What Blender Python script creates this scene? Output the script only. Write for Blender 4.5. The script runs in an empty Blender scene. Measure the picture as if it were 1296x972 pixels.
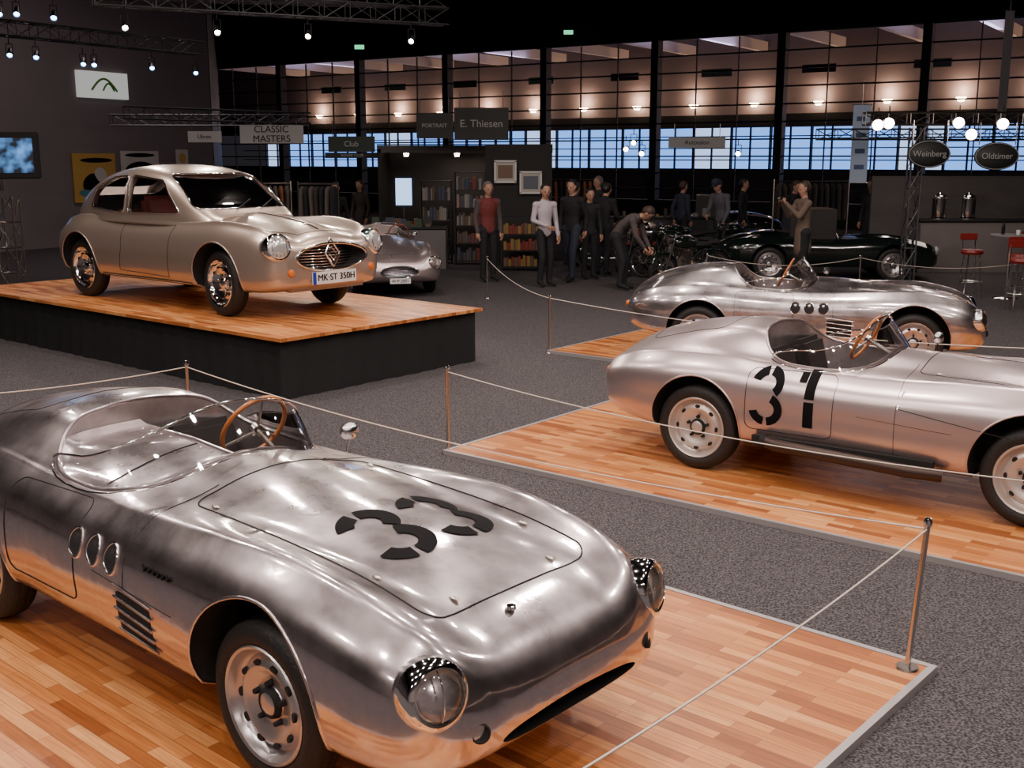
import bpy, bmesh, math, random
from mathutils import Vector, Matrix
from mathutils.bvhtree import BVHTree
random.seed(7)
R = math.radians
SC = bpy.context.scene

# ------------------------------------------------------------------ materials
def mat(name, col, rough=0.5, metal=0.0, emit=None, estr=0.0, bump=0.0, bscale=30.0, cvar=0.0, cscale=5.0, coat=0.0, rvar=0.0, spec=None):
    m = bpy.data.materials.new(name); m.use_nodes = True
    nt = m.node_tree; b = nt.nodes['Principled BSDF']
    b.inputs['Base Color'].default_value = (*col, 1)
    b.inputs['Roughness'].default_value = rough
    b.inputs['Metallic'].default_value = metal
    b.inputs['Coat Weight'].default_value = coat
    b.inputs['Coat Roughness'].default_value = 0.05
    if spec is not None: b.inputs['Specular IOR Level'].default_value = spec
    if emit:
        b.inputs['Emission Color'].default_value = (*emit, 1)
        b.inputs['Emission Strength'].default_value = estr
    if bump or cvar or rvar:
        tc = nt.nodes.new('ShaderNodeTexCoord')
    if bump:
        n = nt.nodes.new('ShaderNodeTexNoise'); n.inputs['Scale'].default_value = bscale; n.inputs['Detail'].default_value = 1.5
        bp = nt.nodes.new('ShaderNodeBump'); bp.inputs['Strength'].default_value = bump; bp.inputs['Distance'].default_value = 0.02
        nt.links.new(tc.outputs['Object'], n.inputs['Vector']); nt.links.new(n.outputs['Fac'], bp.inputs['Height'])
        nt.links.new(bp.outputs['Normal'], b.inputs['Normal'])
    if cvar:
        n = nt.nodes.new('ShaderNodeTexNoise'); n.inputs['Scale'].default_value = cscale; n.inputs['Detail'].default_value = 5
        mx = nt.nodes.new('ShaderNodeMixRGB')
        mx.inputs[1].default_value = (*[max(0, c*(1-cvar)) for c in col], 1)
        mx.inputs[2].default_value = (*[min(1, c*(1+cvar)) for c in col], 1)
        nt.links.new(tc.outputs['Object'], n.inputs['Vector'])
        cr = nt.nodes.new('ShaderNodeValToRGB'); cr.color_ramp.elements[0].position = .35; cr.color_ramp.elements[1].position = .65
        nt.links.new(n.outputs['Fac'], cr.inputs[0]); nt.links.new(cr.outputs[0], mx.inputs[0])
        nt.links.new(mx.outputs[0], b.inputs['Base Color'])
    return m

def alumat(name, col, sharp=.13, soft=.42, mixf=.55, b1=.03, b2=.02):
    """hand-burnished aluminium: a sharp and a soft metallic lobe, slightly uneven sheet"""
    m = bpy.data.materials.new(name); m.use_nodes = True
    nt = m.node_tree; N = nt.nodes.new; L = nt.links.new
    a = nt.nodes['Principled BSDF']; c = N('ShaderNodeBsdfPrincipled'); o = nt.nodes['Material Output']
    for p, r in ((a, sharp), (c, soft)):
        p.inputs['Base Color'].default_value = (*col, 1); p.inputs['Metallic'].default_value = 1; p.inputs['Roughness'].default_value = r
    tc = N('ShaderNodeTexCoord')
    n1 = N('ShaderNodeTexNoise'); n1.inputs['Scale'].default_value = 3.4; n1.inputs['Detail'].default_value = 1
    n2 = N('ShaderNodeTexNoise'); n2.inputs['Scale'].default_value = 11; n2.inputs['Detail'].default_value = 2
    n3 = N('ShaderNodeTexNoise'); n3.inputs['Scale'].default_value = 5; n3.inputs['Detail'].default_value = 7
    for n in (n1, n2, n3): L(tc.outputs['Object'], n.inputs['Vector'])
    bp1 = N('ShaderNodeBump'); bp1.inputs['Strength'].default_value = b1; bp1.inputs['Distance'].default_value = .03
    bp2 = N('ShaderNodeBump'); bp2.inputs['Strength'].default_value = b2; bp2.inputs['Distance'].default_value = .02
    L(n1.outputs['Fac'], bp1.inputs['Height']); L(n2.outputs['Fac'], bp2.inputs['Height']); L(bp1.outputs[0], bp2.inputs['Normal'])
    for p in (a, c): L(bp2.outputs[0], p.inputs['Normal'])
    mr = N('ShaderNodeMapRange'); mr.inputs['From Min'].default_value = .3; mr.inputs['From Max'].default_value = .7
    mr.inputs['To Min'].default_value = mixf-.2; mr.inputs['To Max'].default_value = mixf+.2
    L(n3.outputs['Fac'], mr.inputs['Value'])
    mx = N('ShaderNodeMixShader'); L(mr.outputs[0], mx.inputs[0]); L(a.outputs[0], mx.inputs[1]); L(c.outputs[0], mx.inputs[2]); L(mx.outputs[0], o.inputs[0])
    return m

def glassmat(name, tint=(1, 1, 1), fac=0.12):
    m = bpy.data.materials.new(name); m.use_nodes = True
    nt = m.node_tree; nt.nodes.remove(nt.nodes['Principled BSDF'])
    o = nt.nodes['Material Output']
    t = nt.nodes.new('ShaderNodeBsdfTransparent'); t.inputs[0].default_value = (*tint, 1)
    g = nt.nodes.new('ShaderNodeBsdfGlossy'); g.inputs['Roughness'].default_value = 0.03
    fr = nt.nodes.new('ShaderNodeFresnel'); fr.inputs[0].default_value = 1.45
    ad = nt.nodes.new('ShaderNodeMath'); ad.operation = 'ADD'; ad.inputs[1].default_value = fac
    mx = nt.nodes.new('ShaderNodeMixShader')
    nt.links.new(fr.outputs[0], ad.inputs[0]); nt.links.new(ad.outputs[0], mx.inputs[0])
    nt.links.new(t.outputs[0], mx.inputs[1]); nt.links.new(g.outputs[0], mx.inputs[2]); nt.links.new(mx.outputs[0], o.inputs[0])
    return m

def woodmat(name):
    m = bpy.data.materials.new(name); m.use_nodes = True
    nt = m.node_tree; b = nt.nodes['Principled BSDF']; N = nt.nodes.new; L = nt.links.new
    tc = N('ShaderNodeTexCoord')
    br = N('ShaderNodeTexBrick'); br.offset = .37; br.squash = 1
    br.inputs['Color1'].default_value = (0, 0, 0, 1); br.inputs['Color2'].default_value = (1, 1, 1, 1)
    br.inputs['Mortar'].default_value = (.0, .0, .0, 1)
    br.inputs['Scale'].default_value = 1; br.inputs['Brick Width'].default_value = .42; br.inputs['Row Height'].default_value = .062
    br.inputs['Mortar Size'].default_value = .0012; br.inputs['Bias'].default_value = 0
    L(tc.outputs['Object'], br.inputs['Vector'])
    cr = N('ShaderNodeValToRGB'); e = cr.color_ramp.elements
    e[0].position = 0; e[0].color = (.31, .088, .020, 1); e[1].position = 1; e[1].color = (.84, .41, .15, 1)
    x = e.new(.3); x.color = (.54, .19, .050, 1); x = e.new(.7); x.color = (.70, .285, .085, 1)
    L(br.outputs['Color'], cr.inputs[0])
    mp = N('ShaderNodeMapping'); mp.inputs['Scale'].default_value = (2.5, 45, 1)
    n = N('ShaderNodeTexNoise'); n.inputs['Scale'].default_value = 1.5; n.inputs['Detail'].default_value = 5
    L(tc.outputs['Object'], mp.inputs[0]); L(mp.outputs[0], n.inputs['Vector'])
    mx = N('ShaderNodeMixRGB'); mx.blend_type = 'MULTIPLY'; mx.inputs[0].default_value = .75
    c2 = N('ShaderNodeValToRGB'); c2.color_ramp.elements[0].position = .3; c2.color_ramp.elements[0].color = (.6, .5, .42, 1)
    c2.color_ramp.elements[1].position = .62; c2.color_ramp.elements[1].color = (1, 1, 1, 1)
    L(n.outputs['Fac'], c2.inputs[0]); L(cr.outputs[0], mx.inputs[1]); L(c2.outputs[0], mx.inputs[2])
    m2 = N('ShaderNodeMixRGB'); m2.inputs[2].default_value = (.16, .06, .025, 1)
    L(br.outputs['Fac'], m2.inputs[0]); L(mx.outputs[0], m2.inputs[1]); L(m2.outputs[0], b.inputs['Base Color'])
    b.inputs['Roughness'].default_value = .36
    return m

def carpetmat(name):
    m = bpy.data.materials.new(name); m.use_nodes = True
    nt = m.node_tree; b = nt.nodes['Principled BSDF']; N = nt.nodes.new; L = nt.links.new
    tc = N('ShaderNodeTexCoord'); n = N('ShaderNodeTexNoise'); n.inputs['Scale'].default_value = 85; n.inputs['Detail'].default_value = 4
    L(tc.outputs['Object'], n.inputs['Vector'])
    cr = N('ShaderNodeValToRGB'); cr.color_ramp.elements[0].position = .38; cr.color_ramp.elements[0].color = (.028, .026, .028, 1)
    cr.color_ramp.elements[1].position = .68; cr.color_ramp.elements[1].color = (.140, .129, .134, 1)
    L(n.outputs['Fac'], cr.inputs[0]); L(cr.outputs[0], b.inputs['Base Color'])
    bp = N('ShaderNodeBump'); bp.inputs['Strength'].default_value = .3; bp.inputs['Distance'].default_value = .01
    L(n.outputs['Fac'], bp.inputs['Height']); L(bp.outputs[0], b.inputs['Normal'])
    b.inputs['Roughness'].default_value = .95; b.inputs['Specular IOR Level'].default_value = .1
    return m

ALU = alumat('brushed_aluminium', (.70, .635, .645), .10, .32, .40, .10, .055)
ALU2 = alumat('polished_aluminium', (.70, .645, .65), .12, .34, .42, .08, .04)
ALUI = alumat('cockpit_aluminium', (.72, .67, .67), .15, .42, .6, .03, .02)
SILVER = mat('silver_paint', (.62, .525, .525), .31, .88, coat=.3)
GOLD = mat('champagne_paint', (.53, .43, .36), .31, .72, coat=1)
DKPAINT = mat('dark_green_paint', (.006, .012, .01), .12, .0, coat=1)
CHROME = mat('chrome', (.85, .84, .84), .07, 1)
REFL = mat('lamp_reflector', (.75, .70, .64), .35, .35)
STEEL = mat('steel', (.6, .56, .52), .25, 1)
EDGE = mat('aluminium_edging', (.45, .42, .42), .4, .5)
RIM = mat('rim_silver', (.58, .55, .55), .3, .85)
RIMW = mat('rim_painted', (.60, .54, .50), .35, .5)
TIRE = mat('tyre_rubber', (.014, .013, .013), .6, bump=.2, bscale=60)
BLACK = mat('black_matt', (.008, .008, .009), .8)
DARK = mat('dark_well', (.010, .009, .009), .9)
NUM = mat('number_black', (.006, .006, .007), .75, spec=.08)
SEAT = mat('seat_leather', (.022, .018, .018), .5)
REDSEAT = mat('coupe_leather', (.20, .03, .02), .5)
WOODRIM = mat('steering_wood', (.42, .13, .03), .3, coat=.5)
GLASS = glassmat('windscreen_glass', (1, 1, 1), .08)
CGLASS = glassmat('car_window_glass', (.72, .72, .76), .09)
LENS = mat('lamp_lens', (.75, .75, .75), .12, .6)
ORANGE = mat('orange_lens', (.7, .16, .02), .3)
WOOD = woodmat('strip_parquet'); CARPET = carpetmat('grey_carpet')
CLOTH = mat('black_cloth', (.010, .011, .012), .9, bump=.4, bscale=6)
ROPE = mat('rope_cord', (.62, .55, .48), .6)
WHITE = mat('white_plastic', (.75, .75, .74), .5)
WALLG = mat('grey_wall_paint', (.17, .145, .15), .85, cvar=.06, cscale=.4)
CEIL = mat('dark_ceiling', (.006, .006, .007), .95)
FRAME = mat('dark_steel_frame', (.010, .010, .012), .6)

# ------------------------------------------------------------------ helpers
def group(name, loc=(0, 0, 0), rz=0.0, scale=1.0):
    e = bpy.data.objects.new(name, None); SC.collection.objects.link(e)
    e.location = loc; e.rotation_euler = (0, 0, rz); e.scale = (scale,)*3
    e.empty_display_size = .1
    return e

def link(name, me, parent=None, mats=(), loc=(0, 0, 0), rot=(0, 0, 0)):
    o = bpy.data.objects.new(name, me); SC.collection.objects.link(o)
    for m in mats: me.materials.append(m)
    o.location = loc; o.rotation_euler = rot
    if parent: o.parent = parent
    return o

def finish(me, ang=35):
    bm = bmesh.new(); bm.from_mesh(me)
    bmesh.ops.recalc_face_normals(bm, faces=bm.faces)
    for f in bm.faces: f.smooth = True
    for e in bm.edges:
        e.smooth = not (len(e.link_faces) == 2 and e.calc_face_angle(0) > R(ang))
    bm.to_mesh(me); bm.free()

def box(name, c, s, m, parent=None, rz=0, rot=None, bevel=0):
    bm = bmesh.new(); bmesh.ops.create_cube(bm, size=1)
    for v in bm.verts: v.co = Vector((v.co.x*s[0], v.co.y*s[1], v.co.z*s[2]))
    if bevel: bmesh.ops.bevel(bm, geom=bm.edges[:], offset=bevel, segments=2, affect='EDGES')
    me = bpy.data.meshes.new(name); bm.to_mesh(me); bm.free()
    return link(name, me, parent, [m], c, rot if rot else (0, 0, rz))

def lathe(name, prof, m, parent=None, loc=(0, 0, 0), rot=(0, 0, 0), n=48, ang=40):
    """profile (r, h): revolve about local Z"""
    bm = bmesh.new(); rings = []
    for r, h in prof:
        if r < 1e-5: rings.append([bm.verts.new((0, 0, h))])
        else: rings.append([bm.verts.new((r*math.cos(2*math.pi*i/n), r*math.sin(2*math.pi*i/n), h)) for i in range(n)])
    for a, b in zip(rings, rings[1:]):
        for i in range(n):
            j = (i+1) % n
            if len(a) == 1 and len(b) == 1: continue
            if len(a) == 1: bm.faces.new((a[0], b[i], b[j]))
            elif len(b) == 1: bm.faces.new((a[i], b[0], a[j]))
            else: bm.faces.new((a[i], b[i], b[j], a[j]))
    me = bpy.data.meshes.new(name); bm.to_mesh(me); bm.free(); finish(me, ang)
    return link(name, me, parent, [m], loc, rot)

def ellipsoid(name, c, s, m, parent=None, rot=(0, 0, 0), seg=24):
    bm = bmesh.new(); bmesh.ops.create_uvsphere(bm, u_segments=seg, v_segments=seg//2, radius=1)
    for v in bm.verts: v.co = Vector((v.co.x*s[0], v.co.y*s[1], v.co.z*s[2]))
    me = bpy.data.meshes.new(name); bm.to_mesh(me); bm.free(); finish(me, 60)
    return link(name, me, parent, [m], c, rot)

def tube(name, pts, r, m, parent=None, closed=False, res=3):
    cu = bpy.data.curves.new(name, 'CURVE'); cu.dimensions = '3D'
    sp = cu.splines.new('POLY'); sp.points.add(len(pts)-1)
    for p, q in zip(sp.points, pts): p.co = (*q, 1)
    sp.use_cyclic_u = closed
    cu.bevel_depth = r; cu.bevel_resolution = res; cu.use_fill_caps = True
    o = bpy.data.objects.new(name, cu); SC.collection.objects.link(o)
    cu.materials.append(m)
    if parent: o.parent = parent
    return o

def bars(name, segs, m, parent=None, n=6):
    bm = bmesh.new()
    for p0, p1, r in segs:
        p0 = Vector(p0); p1 = Vector(p1); d = (p1-p0)
        if d.length < 1e-6: continue
        q = d.to_track_quat('Z', 'Y')
        ra = [bm.verts.new(p0+q @ Vector((r*math.cos(2*math.pi*i/n+.78), r*math.sin(2*math.pi*i/n+.78), 0))) for i in range(n)]
        rb = [bm.verts.new(p1+q @ Vector((r*math.cos(2*math.pi*i/n+.78), r*math.sin(2*math.pi*i/n+.78), 0))) for i in range(n)]
        for i in range(n):
            j = (i+1) % n; bm.faces.new((ra[i], ra[j], rb[j], rb[i]))
        bm.faces.new(ra[::-1]); bm.faces.new(rb)
    me = bpy.data.meshes.new(name); bm.to_mesh(me); bm.free(); finish(me, 50)
    return link(name, me, parent, [m])

def boxes(name, lst, mats, parent=None):
    bm = bmesh.new()
    for c, s, mi in lst:
        r = bmesh.ops.create_cube(bm, size=1)
        for v in r['verts']: v.co = Vector((v.co.x*s[0]+c[0], v.co.y*s[1]+c[1], v.co.z*s[2]+c[2]))
        for f in {f for v in r['verts'] for f in v.link_faces}: f.material_index = mi
    me = bpy.data.meshes.new(name); bm.to_mesh(me); bm.free()
    return link(name, me, parent, mats)

def text(name, s, size, m, parent, loc, rot=(R(90), 0, 0)):
    cu = bpy.data.curves.new(name, 'FONT'); cu.body = s; cu.size = size; cu.align_x = 'CENTER'; cu.align_y = 'CENTER'; cu.extrude = .003
    o = bpy.data.objects.new(name, cu); SC.collection.objects.link(o); cu.materials.append(m)
    o.location = loc; o.rotation_euler = rot; o.parent = parent
    return o

def cr(p0, p1, p2, p3, t):
    return tuple(.5*((2*b)+(-a+c)*t+(2*a-5*b+4*c-d)*t*t+(-a+3*b-3*c+d)*t**3) for a, b, c, d in zip(p0, p1, p2, p3))

def spline(P, k):
    out = []
    for i in range(len(P)-1):
        a = P[i-1] if i else tuple(2*x-y for x, y in zip(P[0], P[1]))
        d = P[i+2] if i+2 < len(P) else tuple(2*x-y for x, y in zip(P[-1], P[-2]))
        for j in range(k): out.append(cr(a, P[i], P[i+1], d, j/k))
    out.append(tuple(P[-1])); return out

def loft(sections):
    bm = bmesh.new(); rings = []
    for x, h in sections:
        full = h + [(-y, z) for y, z in h[-2:0:-1]]
        rings.append([bm.verts.new((x, y, z)) for y, z in full])
    n = len(rings[0])
    for a, b in zip(rings, rings[1:]):
        for i in range(n):
            j = (i+1) % n; bm.faces.new((a[i], a[j], b[j], b[i]))
    bm.faces.new(rings[0][::-1]); bm.faces.new(rings[-1])
    bmesh.ops.recalc_face_normals(bm, faces=bm.faces)
    return bm

def body_half(w, zb, zs, zf, zv, zc, fy=.73, vy=.5, ks=5):
    h = zs-zb
    P = [(-.5*w, zb), (0, zb), (.5*w, zb), (.86*w, zb+.06*h), (.965*w, zb+.38*h), (w, zs), (w*.968, zs+.56*(zf-zs)), (w*(.85*.5+fy*.5+.035), zs+.90*(zf-zs)), (fy*w, zf),
         (vy*w, zv), (vy*.5*w, zv+.72*(zc-zv)), (0, zc), (-vy*.5*w, zv+.72*(zc-zv))]
    out = []
    for i in range(1, len(P)-2):
        for j in range(ks): out.append(cr(P[i-1], P[i], P[i+1], P[i+2], j/ks)[:2])
    out.append(P[-2]); out[0] = (0, zb)
    return out

def make_body(st, kx=7, **kw):
    S = spline(st, kx)
    return loft([(s[0], body_half(*s[1:], **kw)) for s in S])

def cutter_cyl(c, r, y0, y1, mi, n=72):
    bm = bmesh.new(); a = []; b = []
    for i in range(n):
        t = 2*math.pi*i/n
        a.append(bm.verts.new((c[0]+r*math.cos(t), y0, c[1]+r*math.sin(t)))); b.append(bm.verts.new((c[0]+r*math.cos(t), y1, c[1]+r*math.sin(t))))
    for i in range(n):
        j = (i+1) % n; bm.faces.new((a[i], a[j], b[j], b[i]))
    bm.faces.new(a); bm.faces.new(b[::-1])
    for f in bm.faces: f.material_index = mi
    bmesh.ops.recalc_face_normals(bm, faces=bm.faces); return bm

def cutter_prism(poly, d0, d1, axis, mi):
    bm = bmesh.new()
    def P(p, d):
        return {'z': (p[0], p[1], d), 'y': (p[0], d, p[1]), 'x': (d, p[0], p[1])}[axis]
    a = [bm.verts.new(P(p, d0)) for p in poly]; b = [bm.verts.new(P(p, d1)) for p in poly]; n = len(poly)
    for i in range(n):
        j = (i+1) % n; bm.faces.new((a[i], a[j], b[j], b[i]))
    bm.faces.new(a); bm.faces.new(b[::-1])
    for f in bm.faces: f.material_index = mi
    bmesh.ops.recalc_face_normals(bm, faces=bm.faces); return bm

def cut(obj, cutters):
    obs = []
    for bm in cutters:
        me = bpy.data.meshes.new('cutter_tmp'); bm.to_mesh(me); bm.free()
        for m in obj.data.materials: me.materials.append(m)
        o = bpy.data.objects.new('cutter_tmp', me); SC.collection.objects.link(o); obs.append(o)
        md = obj.modifiers.new('b', 'BOOLEAN'); md.operation = 'DIFFERENCE'; md.solver = 'EXACT'; md.object = o
    par = obj.parent; obj.parent = None
    mw = obj.matrix_basis.copy(); obj.matrix_basis = Matrix()
    bpy.context.view_layer.update()
    me = bpy.data.meshes.new_from_object(obj.evaluated_get(bpy.context.evaluated_depsgraph_get()))
    obj.modifiers.clear(); obj.data = me; obj.matrix_basis = mw; obj.parent = par
    for o in obs: bpy.data.objects.remove(o)

def bvh_of(bm): return BVHTree.FromBMesh(bm)

def rc(bvh, o, d, off=.002):
    o = Vector(o); d = Vector(d).normalized()
    loc, n, _, _ = bvh.ray_cast(o, d)
    if loc is None: return None
    if n.dot(d) > 0: n = -n
    return loc+n*off

def decal(name, strips, mapf, m, parent):
    bm = bmesh.new()
    for g in strips:
        V = []
        for row in g:
            rr = []
            for p in row:
                q = mapf(*p); rr.append(bm.verts.new(q) if q is not None else None)
            V.append(rr)
        for a, b in zip(V, V[1:]):
            for i in range(len(a)-1):
                q = (a[i], a[i+1], b[i+1], b[i])
                if all(q): bm.faces.new(q)
    for f in bm.faces: f.smooth = True
    me = bpy.data.meshes.new(name); bm.to_mesh(me); bm.free()
    return link(name, me, parent, [m])

def arcstrip(cx, cy, rx, ry, a0, a1, th, n=14, k=3):
    g = []
    for i in range(n+1):
        a = R(a0+(a1-a0)*i/n)
        g.append([(cx+(rx-th/2+th*j/k)*math.cos(a), cy+(ry-th/2+th*j/k)*math.sin(a)) for j in range(k+1)])
    return g

def rectstrip(x0, y0, x1, y1, n=6, skew=0):
    return [[(x0+(x1-x0)*i/n+skew*(y0+(y1-y0)*j/n), y0+(y1-y0)*j/n) for j in range(n+1)] for i in range(n+1)]

def digit3(t=.29):
    return [arcstrip(.5, 1.24, .37, .34, 168, 100, t), arcstrip(.5, 1.24, .37, .34, 84, -48, t),
            arcstrip(.5, .47, .40, .37, 66, -84, t), arcstrip(.5, .47, .40, .37, -100, -168, t)]
def digit1():
    return [rectstrip(.40, .92, .70, 1.7), rectstrip(.40, 0.08, .70, .84), rectstrip(.15, 1.36, .38, 1.62)]
def place(digs, ox, sc, wx=1.0):
    return [[[((p[0]*wx+ox)*sc, (p[1]-.85)*sc) for p in row] for row in g] for g in digs]

# ------------------------------------------------------------------ wheels
def wheel(parent, name, loc, side, r=.33, w=.17, style='race', turn=0):
    rr = (R(-90) if side > 0 else R(90), 0, turn)
    W = group(name, loc); W.parent = parent; W.rotation_euler = rr
    k = r/.33; hw = w/2
    lathe('tyre', [(.222*k, -hw*.7), (.248*k, -hw*.97), (.280*k, -hw*1.02), (.312*k, -hw*.86), (.327*k, -hw*.6), (.33*k, -hw*.3), (.326*k, -hw*.27), (.33*k, -hw*.2), (.33*k, hw*.2), (.326*k, hw*.27), (.33*k, hw*.3), (.327*k, hw*.6), (.312*k, hw*.86), (.280*k, hw*1.02), (.248*k, hw*.97), (.222*k, hw*.7)], TIRE, W, n=64)
    mr = {'race': RIM, 'painted': RIMW, 'coupe': CHROME}[style]
    h = hw-.085; k *= 1.075
    lathe('rim', [(.18*k, -hw*.6), (.212*k, h+.066), (.221*k, h+.078), (.216*k, h+.084), (.206*k, h+.078), (.199*k, h+.05), (.186*k, h+.03), (.178*k, h+.026), (.160*k, h+.048), (.14*k, h+.058), (.115*k, h+.05), (.09*k, h+.03), (.062*k, h+.030), (.05*k, h+.052), (.03*k, h+.062), (0, h+.064)], mr, W, n=64)
    nh = {'race': 10, 'painted': 8, 'coupe': 10}[style]
    bm = bmesh.new()
    for i in range(nh):
        a = 2*math.pi*i/nh
        M = Matrix.Rotation(a, 4, 'Z') @ Matrix.Translation((.152*k, 0, h+.055)) @ Matrix.Rotation(R(-14), 4, 'Y') @ Matrix.Diagonal((.8, 1.3, 1, 1))
        bmesh.ops.create_cone(bm, cap_ends=True, segments=14, radius1=.014*k, radius2=.014*k, depth=.012, matrix=M)
    me = bpy.data.meshes.new('rim_holes'); bm.to_mesh(me); bm.free(); link('rim_holes', me, W, [BLACK])
    bm = bmesh.new()
    for i in range(5):
        a = 2*math.pi*i/5+.3
        bmesh.ops.create_cone(bm, cap_ends=True, segments=6, radius1=.013*k, radius2=.010*k, depth=.03, matrix=Matrix.Rotation(a, 4, 'Z') @ Matrix.Translation((.076*k, 0, h+.045)))
    me = bpy.data.meshes.new('wheel_nuts'); bm.to_mesh(me); bm.free(); link('wheel_nuts', me, W, [BLACK if style != 'coupe' else CHROME])
    if style != 'coupe':
        lathe('hub_ring', [(.060*k, h+.034), (.056*k, h+.052), (.046*k, h+.060), (.046*k, h+.056), (.054*k, h+.034)], BLACK, W, n=32)
    lathe('brake_drum', [(0, -hw*.9), (.16*k, -hw*.9), (.16*k, -.01), (0, -.01)], DARK, W, n=24)
    return W

def steering(parent, c, m=WOODRIM, rad=.19):
    S = group('steering_wheel', c); S.parent = parent; S.rotation_euler = (0, R(-62), 0)
    tube('rim', [(rad*math.cos(a*math.pi/24), rad*math.sin(a*math.pi/24), 0) for a in range(48)], .013, m, S, True)
    bars('spokes', [((0, 0, -.03), (rad*math.cos(a), rad*math.sin(a), 0), .008) for a in (R(0), R(120), R(240))]+[((0, 0, -.03), (0, 0, -.45), .015)], STEEL, S)
    lathe('hub', [(0, .0), (.03, 0), (.035, -.03), (0, -.04)], STEEL, S)

RACE = [(2.125, .26, .42, .44, .475, .48, .48), (2.11, .46, .365, .44, .53, .54, .545), (2.06, .61, .31, .46, .625, .62, .62), (1.96, .715, .27, .48, .73, .69, .69),
        (1.78, .775, .25, .50, .81, .765, .77), (1.5, .80, .25, .52, .87, .82, .84), (1.2, .81, .26, .53, .90, .85, .89), (.8, .81, .26, .54, .895, .88, .93),
        (.4, .80, .26, .54, .875, .90, .965), (0, .79, .26, .54, .865, .905, .98), (-.4, .79, .26, .54, .88, .95, 1.01), (-.7, .79, .26, .54, .90, 1.03, 1.075),
        (-.95, .80, .26, .54, .925, 1.065, 1.115), (-1.2, .805, .27, .54, .93, 1.05, 1.105), (-1.52, .795, .28, .54, .91, .99, 1.06), (-1.85, .74, .31, .53, .855, .905, .975),
        (-2.1, .62, .36, .53, .77, .80, .85), (-2.23, .46, .42, .54, .69, .70, .73), (-2.28, .23, .49, .55, .61, .615, .62)]

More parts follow.
